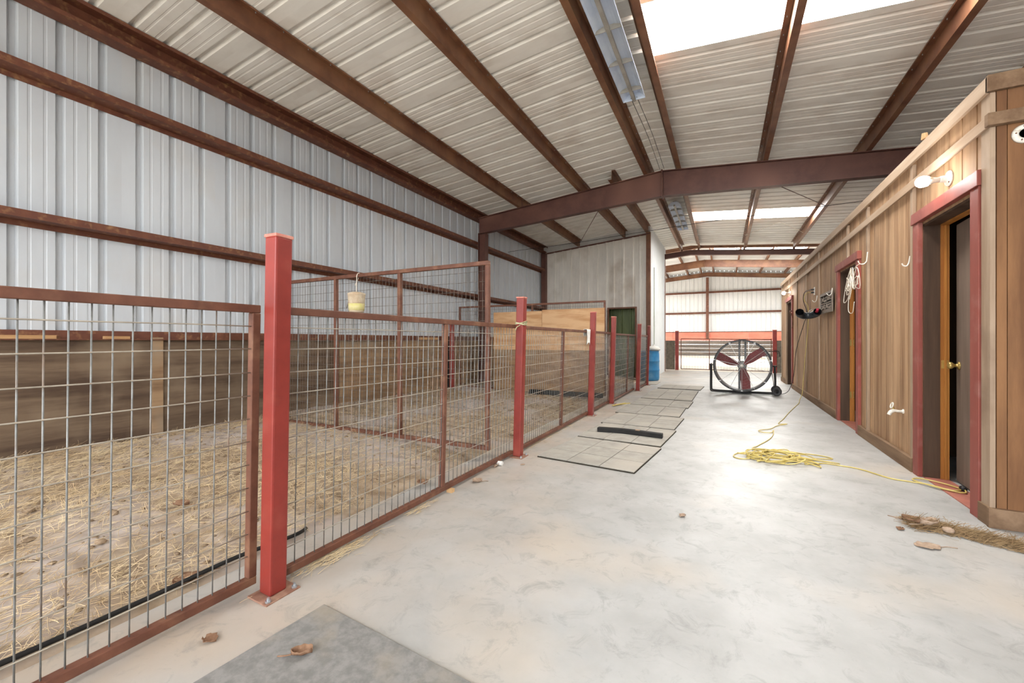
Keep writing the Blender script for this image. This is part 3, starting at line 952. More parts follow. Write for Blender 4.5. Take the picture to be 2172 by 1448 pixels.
cen = [(-1.455, 5.31, 0), (-1.3, 5.335, 0), (-1.15, 5.35, 0), (-.98, 5.335, 0), (-.82, 5.31, 0), (-.655, 5.285, 0)]
cs = spline(cen, 4)
for i, p_ in enumerate(cs):
    for dy, dz in ((-.04, 0), (.04, 0), (.04, .055), (-.04, .055)):
        b.v.append((p_.x, p_.y + dy, .0225 + dz))
for i in range(len(cs) - 1):
    for k in range(4):
        l = (k + 1) % 4
        b.f.append((i * 4 + k, i * 4 + l, i * 4 + 4 + l, i * 4 + 4 + k))
b.f.append((3, 2, 1, 0)); e = (len(cs) - 1) * 4; b.f.append((e, e + 1, e + 2, e + 3))
tag(b.build('rubber_bar', 'rubber_black', bevel=.004), 'bent black rubber bar lying across the second mat', 'rubber bar')

# ------------------------------------------------------------------ drum fan
fan = thing('drum_fan', 'large drum fan with maroon blades on a black wheeled stand', 'fan', (.37, 10.75, 0), (0, 0, R(-3)))
FR, FC = .575, .635
ring = [(math.cos(t) * FR, 0, FC + math.sin(t) * FR) for t in [2 * math.pi * k / 64 for k in range(64)]]
m = MB()
for r0, r1, ya, yb in ((FR - .03, FR + .012, -.12, .2),):
    n0 = len(m.v); N_ = 72
    for k in range(N_):
        t = 2 * math.pi * k / N_; c_, s_ = math.cos(t), math.sin(t)
        for rr, yy in ((r0, ya), (r1, ya), (r1, yb), (r0, yb)):
            m.v.append((c_ * rr, yy, FC + s_ * rr))
    for k in range(N_):
        j = (k + 1) % N_
        for q in range(4):
            w = (q + 1) % 4
            m.f.append((n0 + k * 4 + q, n0 + j * 4 + q, n0 + j * 4 + w, n0 + k * 4 + w))
m.build('drum', 'black_metal', fan, smooth=False)
sp = MB()
for k in range(14):
    t = 2 * math.pi * (k + .5) / 14
    c_, s_ = math.cos(t), math.sin(t)
    sp.tube([(c_ * .03, -.15, FC + s_ * .03), (c_ * .5, -.145, FC + s_ * .5), (c_ * (FR - .01), -.125, FC + s_ * (FR - .01))], .0045, 5)
    if k % 2 == 0:
        sp.box(c_ * (FR - .01) - .02, c_ * (FR - .01) + .02, -.132, -.12, FC + s_ * (FR - .01) - .01, FC + s_ * (FR - .01) + .01)
sp.build('guard_spokes', 'bright_wire', fan)['kind'] = 'stuff'
gr = MB()
for k in range(1, 23):
    rr = .04 + k * .0235
    gr.tube([(math.cos(t) * rr, -.142 , FC + math.sin(t) * rr) for t in [2 * math.pi * q / 56 for q in range(56)]], .0013, 4, closed=True)
gr.build('guard_rings', 'bright_wire', fan)['kind'] = 'stuff'
MB().lathe([(.001, -.165), (.03, -.163), (.034, -.15), (.034, -.14)], 20, (0, 0, FC), 'y').build('hub_disc', 'white_paint', fan, smooth=True)
MB().lathe([(.05, -.1), (.055, -.09), (.055, -.02), (.03, 0), (.03, .1), (.1, .12), (.1, .28), (.06, .3)], 20, (0, 0, FC), 'y').build('motor', 'black_metal', fan, smooth=True)
for k, ang in enumerate((38, 156, 278)):
    bm = MB(); nseg = 9
    for i in range(nseg + 1):
        rr = .05 + (FR - .09) * i / nseg
        f = i / nseg
        hw = .04 + .085 * math.sin(min(1, f * 1.7) * math.pi * .6) - .02 * f
        tw = R(48 - 26 * f)
        for s in (-1, 1):
            for th in (-.003, .003):
                bm.v.append((rr, s * hw * math.sin(tw) + th - .03, s * hw * math.cos(tw) + .02 * math.sin(f * 3)))
    for i in range(nseg):
        a = i * 4; c2 = a + 4
        for q in ((0, 1, 3, 2),):
            bm.f += [(a + 0, a + 2, c2 + 2, c2 + 0), (a + 1, c2 + 1, c2 + 3, a + 3), (a + 0, c2 + 0, c2 + 1, a + 1), (a + 2, a + 3, c2 + 3, c2 + 2)]
    bm.f += [(0, 1, 3, 2), (nseg * 4, nseg * 4 + 2, nseg * 4 + 3, nseg * 4 + 1)]
    rot = Matrix.Rotation(-R(ang), 4, 'Y')
    bm.v = [tuple(rot @ Vector(v) + Vector((0, 0, FC))) for v in bm.v]
    bm.build('blade', 'blade_maroon', fan)
for xx in (-.055, .065):
    MB().box(xx - .022, xx + .022, .1, .13, FC - FR, FC + FR).build('rear_strut', 'blade_grey', fan)
for yy in (-.06, .22):
    path = spline([(-.64, yy, FC + .03), (-.64, yy, .4), (-.64, yy, .1), (-.63, yy, .045), (-.58, yy, .03), (-.3, yy, .025), (.2, yy, .025), (.55, yy, .03), (.6, yy, .045), (.63, yy, .1), (.64, yy, .3), (.63, yy, FC)], 4)
    MB().tube(path, .016, 8).build('stand_tube', 'black_metal', fan, smooth=True)
MB().tube([(-.655, -.06, FC), (-.6, .05, FC), (-.655, .22, FC)], .014, 8).build('stand_bracket', 'black_metal', fan)
MB().tube([(.655, -.06, FC), (.6, .05, FC), (.655, .22, FC)], .014, 8).build('stand_bracket', 'black_metal', fan)
for yy in (-.12, .28):
    w = MB().lathe([(.045, -.012), (.075, -.02), (.09, -.018), (.095, 0), (.09, .018), (.075, .02), (.045, .012), (.04, 0), (.045, -.012)], 26, (.66, yy, .096), 'y').build('wheel', 'black_metal', fan, smooth=True)
    sp = MB()
    for k in range(5):
        t = 2 * math.pi * k / 5
        sp.tube([(.66, yy, .096), (.66 + .05 * math.cos(t), yy, .096 + .05 * math.sin(t))], .008, 5)
    sp.build('wheel_spokes', 'fixture_grey', w)
MB().tube([(.66, -.13, .096), (.66, .29, .096)], .012, 8).build('axle', 'black_metal', fan)

# ------------------------------------------------------------------ barrels
def barrel(x, y, label, white_bag):
    o = thing('plastic_barrel', label, 'barrel', (x, y, 0))
    r = .27
    prof = [(0.001, .0), (r * .9, .0), (r * .97, .03), (r, .1), (r * 1.0, .28), (r * 1.03, .30), (r * 1.03, .33), (r, .35), (r, .55), (r * 1.03, .57), (r * 1.03, .6), (r, .62), (r * .99, .8), (r * .95, .85), (r * .97, .86), (r * .97, .88), (r * .9, .885), (r * .88, .86), (0.001, .86)]
    MB().lathe(prof, 32).build('drum_body', 'barrel_blue', o, smooth=True)
    for a in (.6, 3.7):
        MB().lathe([(.001, .86), (.035, .86), (.035, .878), (.02, .88), (.001, .88)], 12, (.15 * math.cos(a), .15 * math.sin(a), 0)).build('bung', 'plastic_dark', o)
    return o


barrel(-1.99, 13.1, 'blue plastic barrel with a crumpled white bag on top', True)
bagm = MB()
N1, N2 = 16, 10
for j in range(N2 + 1):
    for i in range(N1):
        t = 2 * math.pi * i / N1; v = j / N2
        rr = (.02 + .17 * math.sin(min(1, v * 1.15 + .1) * math.pi) ** .6) * (1 + .22 * noise.noise((math.cos(t) * 2, math.sin(t) * 2, v * 3)))
        bagm.v.append((math.cos(t) * rr, math.sin(t) * rr, .2 * v + .02 * noise.noise((t, v * 4, 2))))
for j in range(N2):
    for i in range(N1):
        k = (i + 1) % N1
        bagm.f.append((j * N1 + i, j * N1 + k, (j + 1) * N1 + k, (j + 1) * N1 + i))
bagm.f.append(tuple(range(N1 - 1, -1, -1))); bagm.f.append(tuple(N2 * N1 + i for i in range(N1)))
tag(bagm.build('plastic_bag', 'white_cloth', loc=(-1.88, 13.1, .882), smooth=True), 'crumpled white bag on top of the blue barrel', 'bag')

# ------------------------------------------------------------------ cords, rope, hooks
def cord(name, pts, r, mat, label, cat, n=6, group=None):
    return tag(MB().tube(spline(pts, n), r, 7).build(name, mat, smooth=True), label, cat, group)


r_c = .0055
XC = XW - .08
pts = [(XW - .06, 9.75, 2.13), (XW - .12, 9.85, 2.12), (XW - .14, 9.97, 2.02), (XW - .07, 10.05, 1.9), (XW - .045, 10.12, 1.75), (XW - .06, 10.1, 1.4), (XW - .09, 10.12, 1.0), (XW - .12, 10.15, .5), (XW - .15, 10.1, .15), (XW - .22, 9.9, .03),
       (1.27, 9.5, r_c + .001), (1.15, 9.0, r_c + .001), (.96, 8.2, r_c + .001), (.81, 7.5, r_c + .001), (.70, 7.05, r_c + .001), (.80, 7.0, .02), (.66, 6.85, r_c + .001), (.57, 6.6, r_c + .001), (.47, 6.45, .012), (.41, 6.36, .012), (.45, 6.25, .015), (.55, 6.3, .012), (.585, 6.45, .02), (.56, 6.2, r_c), (.5, 5.92, r_c + .001), (.43, 5.7, r_c + .001), (.34, 5.45, r_c + .001), (.29, 5.2, .02)]
rng = random.Random(3)
ang = 0
cxp, cyp = .43, 4.95
for k in range(84):
    ang += rng.uniform(.55, 1.05)
    big = rng.random()
    ex = .12 + .26 * big ** 2
    ey = .08 + .16 * rng.random()
    ox = rng.gauss(0, .09); oy = rng.gauss(0, .05)
    pts.append((cxp + ox + math.cos(ang) * ex + .06, cyp + oy + math.sin(ang) * ey, .012 + .065 * rng.random() * max(0, 1 - abs(ex - .13) * 6)))
pts += [(.2, 4.8, .008), (.1, 4.82, .007), (.12, 4.98, .007), (.3, 5.05, .03), (.6, 5.2, .02), (.85, 5.3, .007), (.98, 5.2, .007), (.8, 5.08, .012), (.7, 4.85, .008), (.868, 4.972, .007), (1.0, 4.95, .007), (1.13, 4.90, .007), (1.28, 4.70, .007), (1.40, 4.66, .007), (1.50, 4.6, .016), (1.6, 4.5, .018), (1.68, 4.56, .018), (1.62, 4.68, .018), (1.5, 4.77, .016), (1.44, 4.7, .012), (1.55, 4.52, .018), (1.66, 4.46, .018), (1.69, 4.52, .024)]
tag(MB().tube(spline(pts, 5), r_c, 6).build('extension_cord', 'cord_yellow', smooth=True), 'yellow extension cord tangled in a heap on the floor and plugged in', 'cord')
tag(MB().lathe([(.001, 0), (.018, 0), (.02, .02), (.016, .05), (.009, .06), (.001, .06)], 10, (1.69, 4.53, .027), 'y').build('cord_plug', 'plastic_dark', smooth=True), 'dark cord plug end lying on the door sill', 'plug')
cord('fan_cord', [(XW - .06, 9.76, 2.18), (XW - .14, 9.9, 2.15), (XW - .13, 10.1, 2.0), (XW - .05, 10.25, 1.75), (XW - .1, 10.35, 1.5), (XW - .2, 10.5, 1.0), (XW - .22, 10.65, .5), (XW - .3, 10.75, .12), (XW - .45, 10.8, .02), (1.0, 10.85, .06), (.98, 10.9, .35), (.9, 10.93, .75), (.78, 10.95, 1.0), (.62, 10.95, 1.15)], .006, 'plastic_dark', 'black cord running from the wall outlet to the fan', 'cord')
ou = thing('wall_outlet', 'white double outlet with two plugs on the wooden wall', 'outlet', (XW, 9.75, 2.15))
MB().box(-.012, -.001, -.045, .045, -.075, .075).build('cover_plate', 'white_paint', ou, bevel=.003)
for z in (-.025, .03):
    MB().box(-.06, -.0121, -.016, .016, z - .014, z + .014).build('plug', 'plastic_dark', ou, bevel=.004)


def j_hook(x, y, z, label, s=1.0):
    pts = [(0, 0, .09 * s), (-.006, 0, .02 * s), (-.012, 0, -.02 * s), (-.04 * s, 0, -.05 * s), (-.075 * s, 0, -.04 * s), (-.09 * s, 0, -.005)]
    o = tag(MB().tube(spline(pts, 5), .006, 7).build('coat_hook', 'white_paint', loc=(x - .007, y, z), smooth=True), label, 'hook', 'white hooks on the wooden wall')
    return o


j_hook(XW - .03, 6.31, 2.16, 'white J hook above the hanging white rope', 1.0)
j_hook(XW - .002, 5.14, 1.93, 'white J hook beside the nearest door casing', .65)
j_hook(XW - .04, 8.05, 1.95, 'white J hook at the corner of the metal sign', .8)
j_hook(XW - .03, 9.30, 1.95, 'white J hook between outlet and metal sign', .8)
# rope bundle on the hook
rp = []
rng = random.Random(5)
for k in range(30):
    t = k / 29
    z = 2.13 - .3 * abs(math.sin(k * 1.35)) - (.12 if k % 9 == 0 else 0)
    rp.append((XW - .12 + rng.uniform(-.03, .03), 6.62 + rng.uniform(-.2, .2) + .05 * math.sin(k), z))
rp = [(XW - .07, 6.34, 2.12), (XW - .1, 6.5, 2.12)] + rp + [(XW - .12, 6.8, 1.95), (XW - .13, 6.95, 1.75), (XW - .13, 6.9, 1.7), (XW - .12, 6.75, 1.78), (XW - .12, 6.6, 2.05), (XW - .12, 6.75, 1.75), (XW - .13, 6.72, 1.58), (XW - .12, 6.58, 1.55), (XW - .12, 6.5, 1.68)]
tag(MB().tube(spline(rp, 5), .0042, 6).build('rope_bundle', 'rope_white', smooth=True), 'bundle of thin white rope hanging from a hook', 'rope')
# roof string
cord('roof_string', [(.6, 15.06, roofz(.6) - .215), (1.02, 14.7, roofz(1.0) - .12), (1.45, 14.3, roofz(1.45) - .02)], .006, 'rope_white', 'white string slanting from the middle purlin to the roof', 'string', 3)
cord('roof_string', [(1.45, 14.3, roofz(1.45) - .02), (1.8, 14.6, roofz(1.8) - .12), (2.1, 14.9, roofz(2.1) - .215)], .006, 'rope_white', 'white string slanting from the roof to the right purlin', 'string', 3)
cord('overhead_cable', [(XL + .004, 11.0, 3.84), (-5.4, 11.0, 3.86), (-3.6, 11.0, 3.9), (-2.0, 11.0, 3.98), (-.3, 11.0, 4.05), (1.5, 11.0, 4.08), (XR - .004, 11.0, 4.12)], .006, 'plastic_dark', 'thin dark cable strung across beneath the far roof', 'cable', 5)
cord('brace_rod', [(-2.3, 9.057, 4.35), (-4.37, 13.5, roofz(-4.37) - .204)], .008, 'steel_dark', 'thin diagonal brace rod under the roof before the shed', 'brace rod', 1)
cord('brace_rod', [(.5, 9.057, 4.33), (2.16, 12.2, roofz(2.16) - .204)], .008, 'steel_dark', 'thin diagonal brace rod right of the ridge', 'brace rod', 1)
# chains / wires of ridge lamps
for dx, lab in ((-.04, 'left of the pair of wires running along the ridge'), (.04, 'right of the pair of wires running along the ridge')):
    cord('ridge_wire', [(RIDGE_X + dx, 6.0, 4.63), (RIDGE_X + dx + .02, 7.4, 4.68), (RIDGE_X + dx, 9.0, 4.72)], .004, 'plastic_dark', lab, 'wire', 4)

# ------------------------------------------------------------------ ridge light fixtures
def fixture(y0, y1, z, label):
    o = thing('strip_light', label, 'light fixture', (RIDGE_X, (y0 + y1) / 2, z), group='long strip lights under the ridge')
    L = (y1 - y0) / 2
    half = [(-.15, 0), (-.135, .03), (-.085, .085), (-.05, .10), (.05, .10), (.085, .085), (.135, .03), (.15, 0)]
    outer = [(a * 1.03, b + .006) for a, b in half]
    MB().prism(half + outer[::-1], -L, L, 'y').build('reflector', 'reflector', o)
    for s in (-1, 1):
        MB().prism(half[::-1], s * L - .004, s * L + .004, 'y').build('end_cap', 'reflector', o)
    MB().box(-.022, .022, -L - .02, L + .02, -.012, .03).build('center_channel', 'fixture_grey', o, bevel=.004)
    MB().box(-.04, .04, -L + .05, L - .05, .107, .14).build('ballast_box', 'fixture_grey', o)
    k = -L + .42
    while k < L:
        MB().prism([(-.15, 0), (-.14, .035), (-.06, .06), (.06, .06), (.14, .035), (.15, 0)], k - .004, k + .004, 'y').build('cross_baffle', 'fixture_grey', o)
        k += .62
    for s in (-1, 1):
        MB().tube([(.0, s * (L - .3), .12), (0, s * (L - .3), RIDGE_Z - z - .02)], .003, 5).build('hanger', 'bolt_zinc', o)
    return o


fixture(3.5, 6.02, 4.6, 'long bluish strip light fixture nearest, under the ridge')
fixture(11.4, 14.0, 4.66, 'far strip light fixture under the ridge beyond the rafter')


# ------------------------------------------------------------------ wall lamps
def wall_lamp(y, z, label, glow, x0):
    o = thing('wall_lamp', label, 'lamp', (x0, y, z), group='bulb lamps on the wooden wall')
    MB().lathe([(.001, 0), (.058, 0), (.06, -.006), (.055, -.014), (.03, -.018), (.026, -.03), (.024, -.055), (.021, -.06)], 24, (0, 0, 0), 'x').build('lamp_holder', 'white_paint', o, smooth=True)
    MB().lathe([(.02, -.058), (.019, -.08), (.024, -.10), (.036, -.125)], 20, (0, 0, 0), 'x').build('bulb_neck', 'white_paint', o, smooth=True)
    MB().lathe([(.036, -.1255), (.043, -.15), (.041, -.175), (.030, -.192), (.012, -.2), (.001, -.201)], 20, (0, 0, 0), 'x').build('bulb', 'bulb_glow', o, smooth=True)
    for s in (-1, 1):
        MB().lathe([(.006, -.014), (.006, -.018), (.001, -.019)], 8, (0, s * .03, s * .034), 'x').build('screw', 'girt_rust', o)
    return o


wall_lamp(4.40, 2.455, 'bright bare bulb in white holder above the nearest door', 1, XW - .001)
wall_lamp(12.92, 2.44, 'small glowing bulb lamp above the farthest doorway', 1, XW - .001)
# white ring on the end wall
rg = thing('lamp_ring', 'round white enamel ring fixed to the plywood end wall', 'ring', (1.685, YW0 - .001, 2.5))
MB().lathe([(.03, 0), (.028, -.012), (.036, -.018), (.05, -.016), (.058, -.008), (.06, 0), (.03, 0)], 32, (0, 0, 0), 'y').build('ring_body', 'white_paint', rg, smooth=True)
for k in range(5):
    t = 2 * math.pi * k / 5 + .5
    MB().lathe([(.0045, -.016), (.004, -.02), (.001, -.0205)], 8, (.044 * math.cos(t), 0, .044 * math.sin(t)), 'y').build('screw', 'girt_rust', rg)

# ------------------------------------------------------------------ sign, duct, faucet and other wall things
sg = thing('metal_sign', 'grey metal sign with two rows of cut-out lettering', 'sign', (XW - .046, 8.07, 1.66))
SW, SH_ = .95, .345
zz = lambda v: v
MB().box(0, .012, 0, SW, 0, .06).build('sign_border', 'sign_metal', sg)
MB().box(0, .012, 0, SW, SH_ - .06, SH_).build('sign_border', 'sign_metal', sg)
MB().box(0, .012, 0, .05, .06, SH_ - .06).build('sign_border', 'sign_metal', sg)
MB().box(0, .012, SW - .05, SW, .06, SH_ - .06).build('sign_border', 'sign_metal', sg)
MB().box(.0122, .016, .02, SW - .02, .03, SH_ - .03).build('sign_back', 'void_dark', sg)
rng = random.Random(11)
for row, (za, zb) in enumerate(((.065, .155), (.19, .28))):
    MB().box(0, .012, .05, SW - .05, zb + .004, zb + .018).build('sign_bar', 'sign_metal', sg)
    k = 0; yy = .08
    while yy < SW - .12:
        m = MB()
        kind = rng.randrange(4)
        w = .06
        m.box(0, .012, yy, yy + .02, za, zb)
        if kind in (0, 2, 3):
            m.box(0, .012, yy, yy + w, zb - .017, zb)
        if kind in (0, 1):
            m.box(0, .012, yy, yy + w, za, za + .017)
        if kind in (2, 3):
            m.box(0, .012, yy + w - .017, yy + w, za if kind == 3 else (za + zb) / 2, zb)
            m.box(0, .012, yy, yy + w, (za + zb) / 2 - .008, (za + zb) / 2 + .008)
        m.build('sign_letter', 'sign_metal', sg)
        yy += w + .03
        k += 1
        if row == 1 and k == 5:
            yy += .05
# corrugated duct elbow
du = thing('duct_elbow', 'black corrugated duct elbow hanging on the wooden wall', 'duct', (1.33, 9.02, 1.665))
path = spline([(-.13, -.15, .04), (-.115, -.07, .01), (-.06, .0, -.015), (0, .02, -.02), (.06, .0, -.015), (.115, -.07, .01), (.13, -.15, .04)], 7)
rr = [.056 + (.006 if i % 2 else -.002) if 9 < i < len(path) - 10 else .064 for i in range(len(path))]
MB().tube(path, rr, 20, cap=False).build('duct_shell', 'duct_black', du, smooth=True)
MB().tube([q for q in path], [r - .008 for r in rr], 20, cap=False).build('duct_lining', 'plastic_dark', du, smooth=True)
MB().tube(spline([(.13, -.15, .085), (.13, -.12, .06), (.125, -.09, .04)], 4), .024, 8).build('red_rag', 'rag_red', du, smooth=True)
MB().tube(spline([(.0, .03, .02), (.08, .16, .09), (.199, .23, .13)], 4), .004, 6).build('hanger_wire', 'bolt_zinc', du)
# faucet
fa = thing('water_faucet', 'old whitish water faucet sticking out of the wooden wall', 'faucet', (XW, 5.33, .51))
MB().tube(spline([(0, 0, 0), (-.04, 0, .0), (-.07, .0, .005), (-.095, 0, -.01), (-.11, .0, -.04)], 5), [.013] * 10 + [.017] * 11, 10).build('spout', 'white_paint', fa, smooth=True)
MB().lathe([(.022, 0), (.022, -.008), (.014, -.01)], 14, (0, 0, 0), 'x').build('flange', 'white_paint', fa)
MB().tube([(-.07, 0, .01), (-.085, 0, .05)], .009, 8).build('stem', 'brass', fa)
hw = [(-.088 + .007 * math.cos(t), .028 * math.sin(t), .054 + .026 * math.cos(t)) for t in [2 * math.pi * k / 16 for k in range(16)]]
MB().tube(hw, .006, 6, closed=True).build('handle_wheel', 'white_paint', fa, smooth=True)
# latch strap at the far door
tag(MB().tube(spline([(XW - .05, 12.3, 1.93), (XW - .1, 12.25, 1.92), (XW - .06, 12.2, 1.8), (XW - .05, 12.2, 1.62), (XW - .06, 12.22, 1.5)], 5), .014, 6).build('latch_strap', 'girt_rust', smooth=True), 'rusty latch strap hanging by the farthest doorway', 'latch')
# scrap of wood on top of the wall
m = MB().prism([(0, 0), (.1, .02), (.08, .07), (.02, .05)], 0, .02, 'x')
tag(m.build('wood_chip', 'lumber', loc=(XW - .05, 4.68, ZW + .002), bevel=.002), 'small wood chip lying on the top trim of the wooden wall', 'wood chip')

# ------------------------------------------------------------------ things on the fence
def wrap_ring(x, y, z, a, r, turns, name, mat, label, cat, lean=0.0):
    pts = []
    for k in range(turns * 8 + 1):
        t = math.pi / 4 + k * math.pi / 4
        rad = a * (1.32 if k % 2 == 0 else 1.08)
        pts.append((x + rad * math.cos(t), y + rad * math.sin(t), z + .008 * math.sin(k * 1.7) + k * .0012))
    pts += [(pts[-1][0] - .05, pts[-1][1] - .12, z - .02), (pts[-1][0] - .05, pts[-1][1] - .16, z - .06)]
    return tag(MB().tube(spline(pts, 3), r, 6).build(name, mat, smooth=True), label, cat)


wrap_ring(-1.90 + LEAN * 1.36, 3.86, 1.36, .046, .005, 3, 'baling_twine', 'twine', 'pale green twine tied around the second red post', 'twine')
cl = MB()
n1, n2 = 10, 14
for j in range(n2 + 1):
    v = j / n2
    for i in range(n1 + 1):
        u = i / n1
        yv = 6.24 + .19 * u
        sgn = 1
        d = (v - .35) * .34
        xo = (.024 if d > 0 else -.024) + .008 * math.sin(u * 9 + v * 3) * abs(d) * 8
        zz_ = 1.37 - abs(d) * (1.0 if d > 0 else .7) - (.02 * math.sin(u * 11) if j in (0, n2) else 0)
        if abs(d) < .03:
            xo = d; zz_ = 1.372
        cl.v.append((-1.91 + xo, yv, zz_))
for j in range(n2):
    for i in range(n1):
        a = j * (n1 + 1) + i
        cl.f.append((a, a + 1, a + n1 + 2, a + n1 + 1))
o = cl.build('white_rag', 'white_cloth', smooth=True)
so = o.modifiers.new('thickness', 'SOLIDIFY'); so.thickness = .006
tag(o, 'white rag draped over the fence top rail', 'rag')
# bucket
bk = thing('hanging_bucket', 'cream and yellow bucket hanging on the tall mesh divider', 'bucket', (-3.83, 3.50, 1.53))
MB().lathe([(.001, 0), (.075, 0), (.085, .02), (.098, .2), (.103, .205), (.1, .22), (.06, .235), (.001, .24)], 24).build('bucket_body', 'bucket_cream', bk, smooth=True)
MB().lathe([(.0862, .02), (.0925, .10), (.093, .10), (.0865, .02)], 24).build('label_band', 'bucket_yellow', bk, smooth=True)
hd = spline([(-.1, 0, .2), (-.12, -.01, .12), (-.15, -.02, .05)], 4)
MB().tube(hd, .008, 6).build('handle', 'galv_wire', bk, smooth=True)
MB().tube(spline([(0, 0, .235), (-.02, .02, .33), (-.06, .06, .44), (-.075, .1, .478), (-.09, .13, .46), (-.1, .07, .33)], 5), .005, 6).build('hanging_cord', 'rope_white', bk, smooth=True)

# ------------------------------------------------------------------ pen litter
strs = MB()
rng = random.Random(21)


def straw(m, x, y, z, L, ang, w, lift):
    c_, s_ = math.cos(ang), math.sin(ang)
    bend = rng.uniform(-.25, .25) * L
    base = len(m.v)
    for k in range(4):
        t = k / 3 - .5
        px = x + c_ * L * t - s_ * bend * (t * t * 4 - 1) * .5
        py = y + s_ * L * t + c_ * bend * (t * t * 4 - 1) * .5
        pz = z + lift * (t + .5) * 1.0 + .004
        m.v.append((px - s_ * w, py + c_ * w, pz)); m.v.append((px + s_ * w, py - c_ * w, pz)); m.v.append((px, py, pz + w * 1.2))
    for k in range(3):
        a = base + 3 * k
        m.f += [(a, a + 1, a + 4, a + 3), (a + 1, a + 2, a + 5, a + 4), (a + 2, a, a + 3, a + 5)]


cnt = 0
while cnt < 24000:
    x = rng.uniform(XL + .1, -2.34); y = rng.uniform(-2.0, 3.55)
    d = .35 + .5 * noise.noise((x * 1.1, y * 1.1, 9)) + .35 * (y < 2.2)
    if x < -5.3:
        d += .4
    if rng.random() > d:
        continue
    straw(strs, x, y, dirt_z(x, y), rng.uniform(.03, .13), rng.uniform(0, math.pi), rng.uniform(.0006, .0013), rng.uniform(-.002, .022) if rng.random() < .85 else .05)
    cnt += 1
for k in range(4500):
    x = rng.uniform(XL + .1, -2.34); y = rng.uniform(3.6, 13)
    straw(strs, x, y, dirt_z(x, y), rng.uniform(.03, .12), rng.uniform(0, math.pi), rng.uniform(.0008, .0018), rng.uniform(-.002, .012))
tag(strs.build('straw_litter', 'straw'), 'loose pale straw scattered over the pen dirt', 'straw', kind='stuff')
cl = MB()
for k in range(2600):
    x = rng.uniform(XL + .1, -2.36); y = rng.uniform(-1.5, 12.5)
    s = rng.uniform(.006, .017) if rng.random() < .93 else rng.uniform(.02, .034)
    z = dirt_z(x, y)
    base = len(cl.v); nn = 7
    sx, sy, sz = s * rng.uniform(.8, 1.6), s * rng.uniform(.8, 1.3), s * rng.uniform(.4, .8)
    a0 = rng.uniform(0, 6)
    for (rr, hh) in ((.85, -.2), (1.0, .35), (.6, .85)):
        for i in range(nn):
            t = a0 + 2 * math.pi * i / nn; q = rr * rng.uniform(.8, 1.15)
            cl.v.append((x + sx * q * math.cos(t), y + sy * q * math.sin(t), z + sz * hh))
    cl.v.append((x, y, z + sz))
    for r_ in range(2):
        for i in range(nn):
            j = (i + 1) % nn
            cl.f.append((base + r_ * nn + i, base + r_ * nn + j, base + (r_ + 1) * nn + j, base + (r_ + 1) * nn + i))
    for i in range(nn):
        cl.f.append((base + 2 * nn + i, base + 2 * nn + (i + 1) % nn, base + 3 * nn))
tag(cl.build('dirt_clods', 'clod', smooth=True), 'crumbly dirt clods scattered over the pen floor', 'dirt clods', kind='stuff')
# black hose along the slab edge
hp = [(-2.33, -2.2 + k * .35, .035 + .006 * math.sin(k * 1.3)) for k in range(11)] + [(-2.30, 1.62, .03), (-2.36, 1.75, .01)]
cord('soaker_hose', hp, .011, 'rubber_black', 'black hose lying along the edge of the slab in the near pen', 'hose', 5)


# leaves
def leaf_mesh(L, W, curl, mat, stem=True, seed=0):
    rg_ = random.Random(seed)
    m = MB(); n1, n2 = 8, 6
    for i in range(n1 + 1):
        t = i / n1
        hw = W * (math.sin(math.pi * min(1, t * .93 + .06)) ** .7) * (1 + .18 * math.sin(t * 17 + seed))
        for j in range(n2 + 1):
            s = j / n2 * 2 - 1
            m.v.append((L * (t - .5), s * hw, curl * (s * s) * L * .6 + .012 * L * math.sin(t * 9 + s * 4 + seed) + .06 * L * curl * math.cos(t * 5) + .004))
    for i in range(n1):
        for j in range(n2):
            a = i * (n2 + 1) + j
            m.f.append((a, a + n2 + 1, a + n2 + 2, a + 1))
    zmin = min(v[2] for v in m.v)
    m.v = [(a, b, c - zmin + .0015) for a, b, c in m.v]
    if stem:
        zc_ = m.v[n1 * (n2 + 1) + n2 // 2][2]
        m.tube(spline([(L * .5, 0, zc_), (L * .8, L * .05, zc_ * .5 + .003), (L * 1.15, -.02 * L, .003)], 4), .0014, 5)
    return m


leaves = [(-1.42, 1.035, .013, .075, .022, .5, 215, 'leaf', 'curled brown oak leaf on the near stall mat'),
          (-1.86, 3.0, .0, .08, .035, .5, 40, 'leaf_pale', 'curled pale leaf on the concrete by the fence'),
          (1.06, 3.25, .0, .13, .045, .1, 20, 'leaf_pale', 'flat pale leaf beside the straw debris'),
          (-1.73, 3.62, .0, .05, .02, .1, 70, 'leaf_pale', 'small flat leaf near the second post'),
          (-1.93, 3.45, .0, .09, .02, .4, 100, 'leaf_pale', 'narrow pale leaf at the foot of the second post'),
          (-2.36, 1.1, .03, .12, .06, .2, 80, 'leaf', 'large brown leaf by the black hose'),
          (-1.83, .93, .0, .06, .025, .3, 10, 'leaf', 'small brown leaf beside the near stall mat'),
          (-2.2, 2.7, .03, .1, .05, .3, 150, 'leaf', 'brown leaf against the pen side of the middle upright'),
          (-3.3, 1.5, .09, .1, .04, .4, 30, 'leaf', 'brown leaf among the straw in the near pen'),
          (1.1, 3.6, .012, .11, .04, .5, 150, 'leaf', 'dark curled leaf on the left tip of the debris heap'),
          (1.17, 3.57, .02, .1, .035, .6, 200, 'leaf_pale', 'pale curled leaf on top of the debris heap'),
          (1.0, 3.47, .0, .05, .02, .3, 60, 'leaf', 'tiny leaf scrap left of the debris heap'),
          (-.95, 5.29, .079, .06, .02, .4, 20, 'leaf_pale', 'pale leaf lying on the black rubber bar'),
          (-.25, 3.05, .0, .05, .02, .4, 60, 'leaf_pale', 'lone pale leaf in the middle of the aisle floor')]
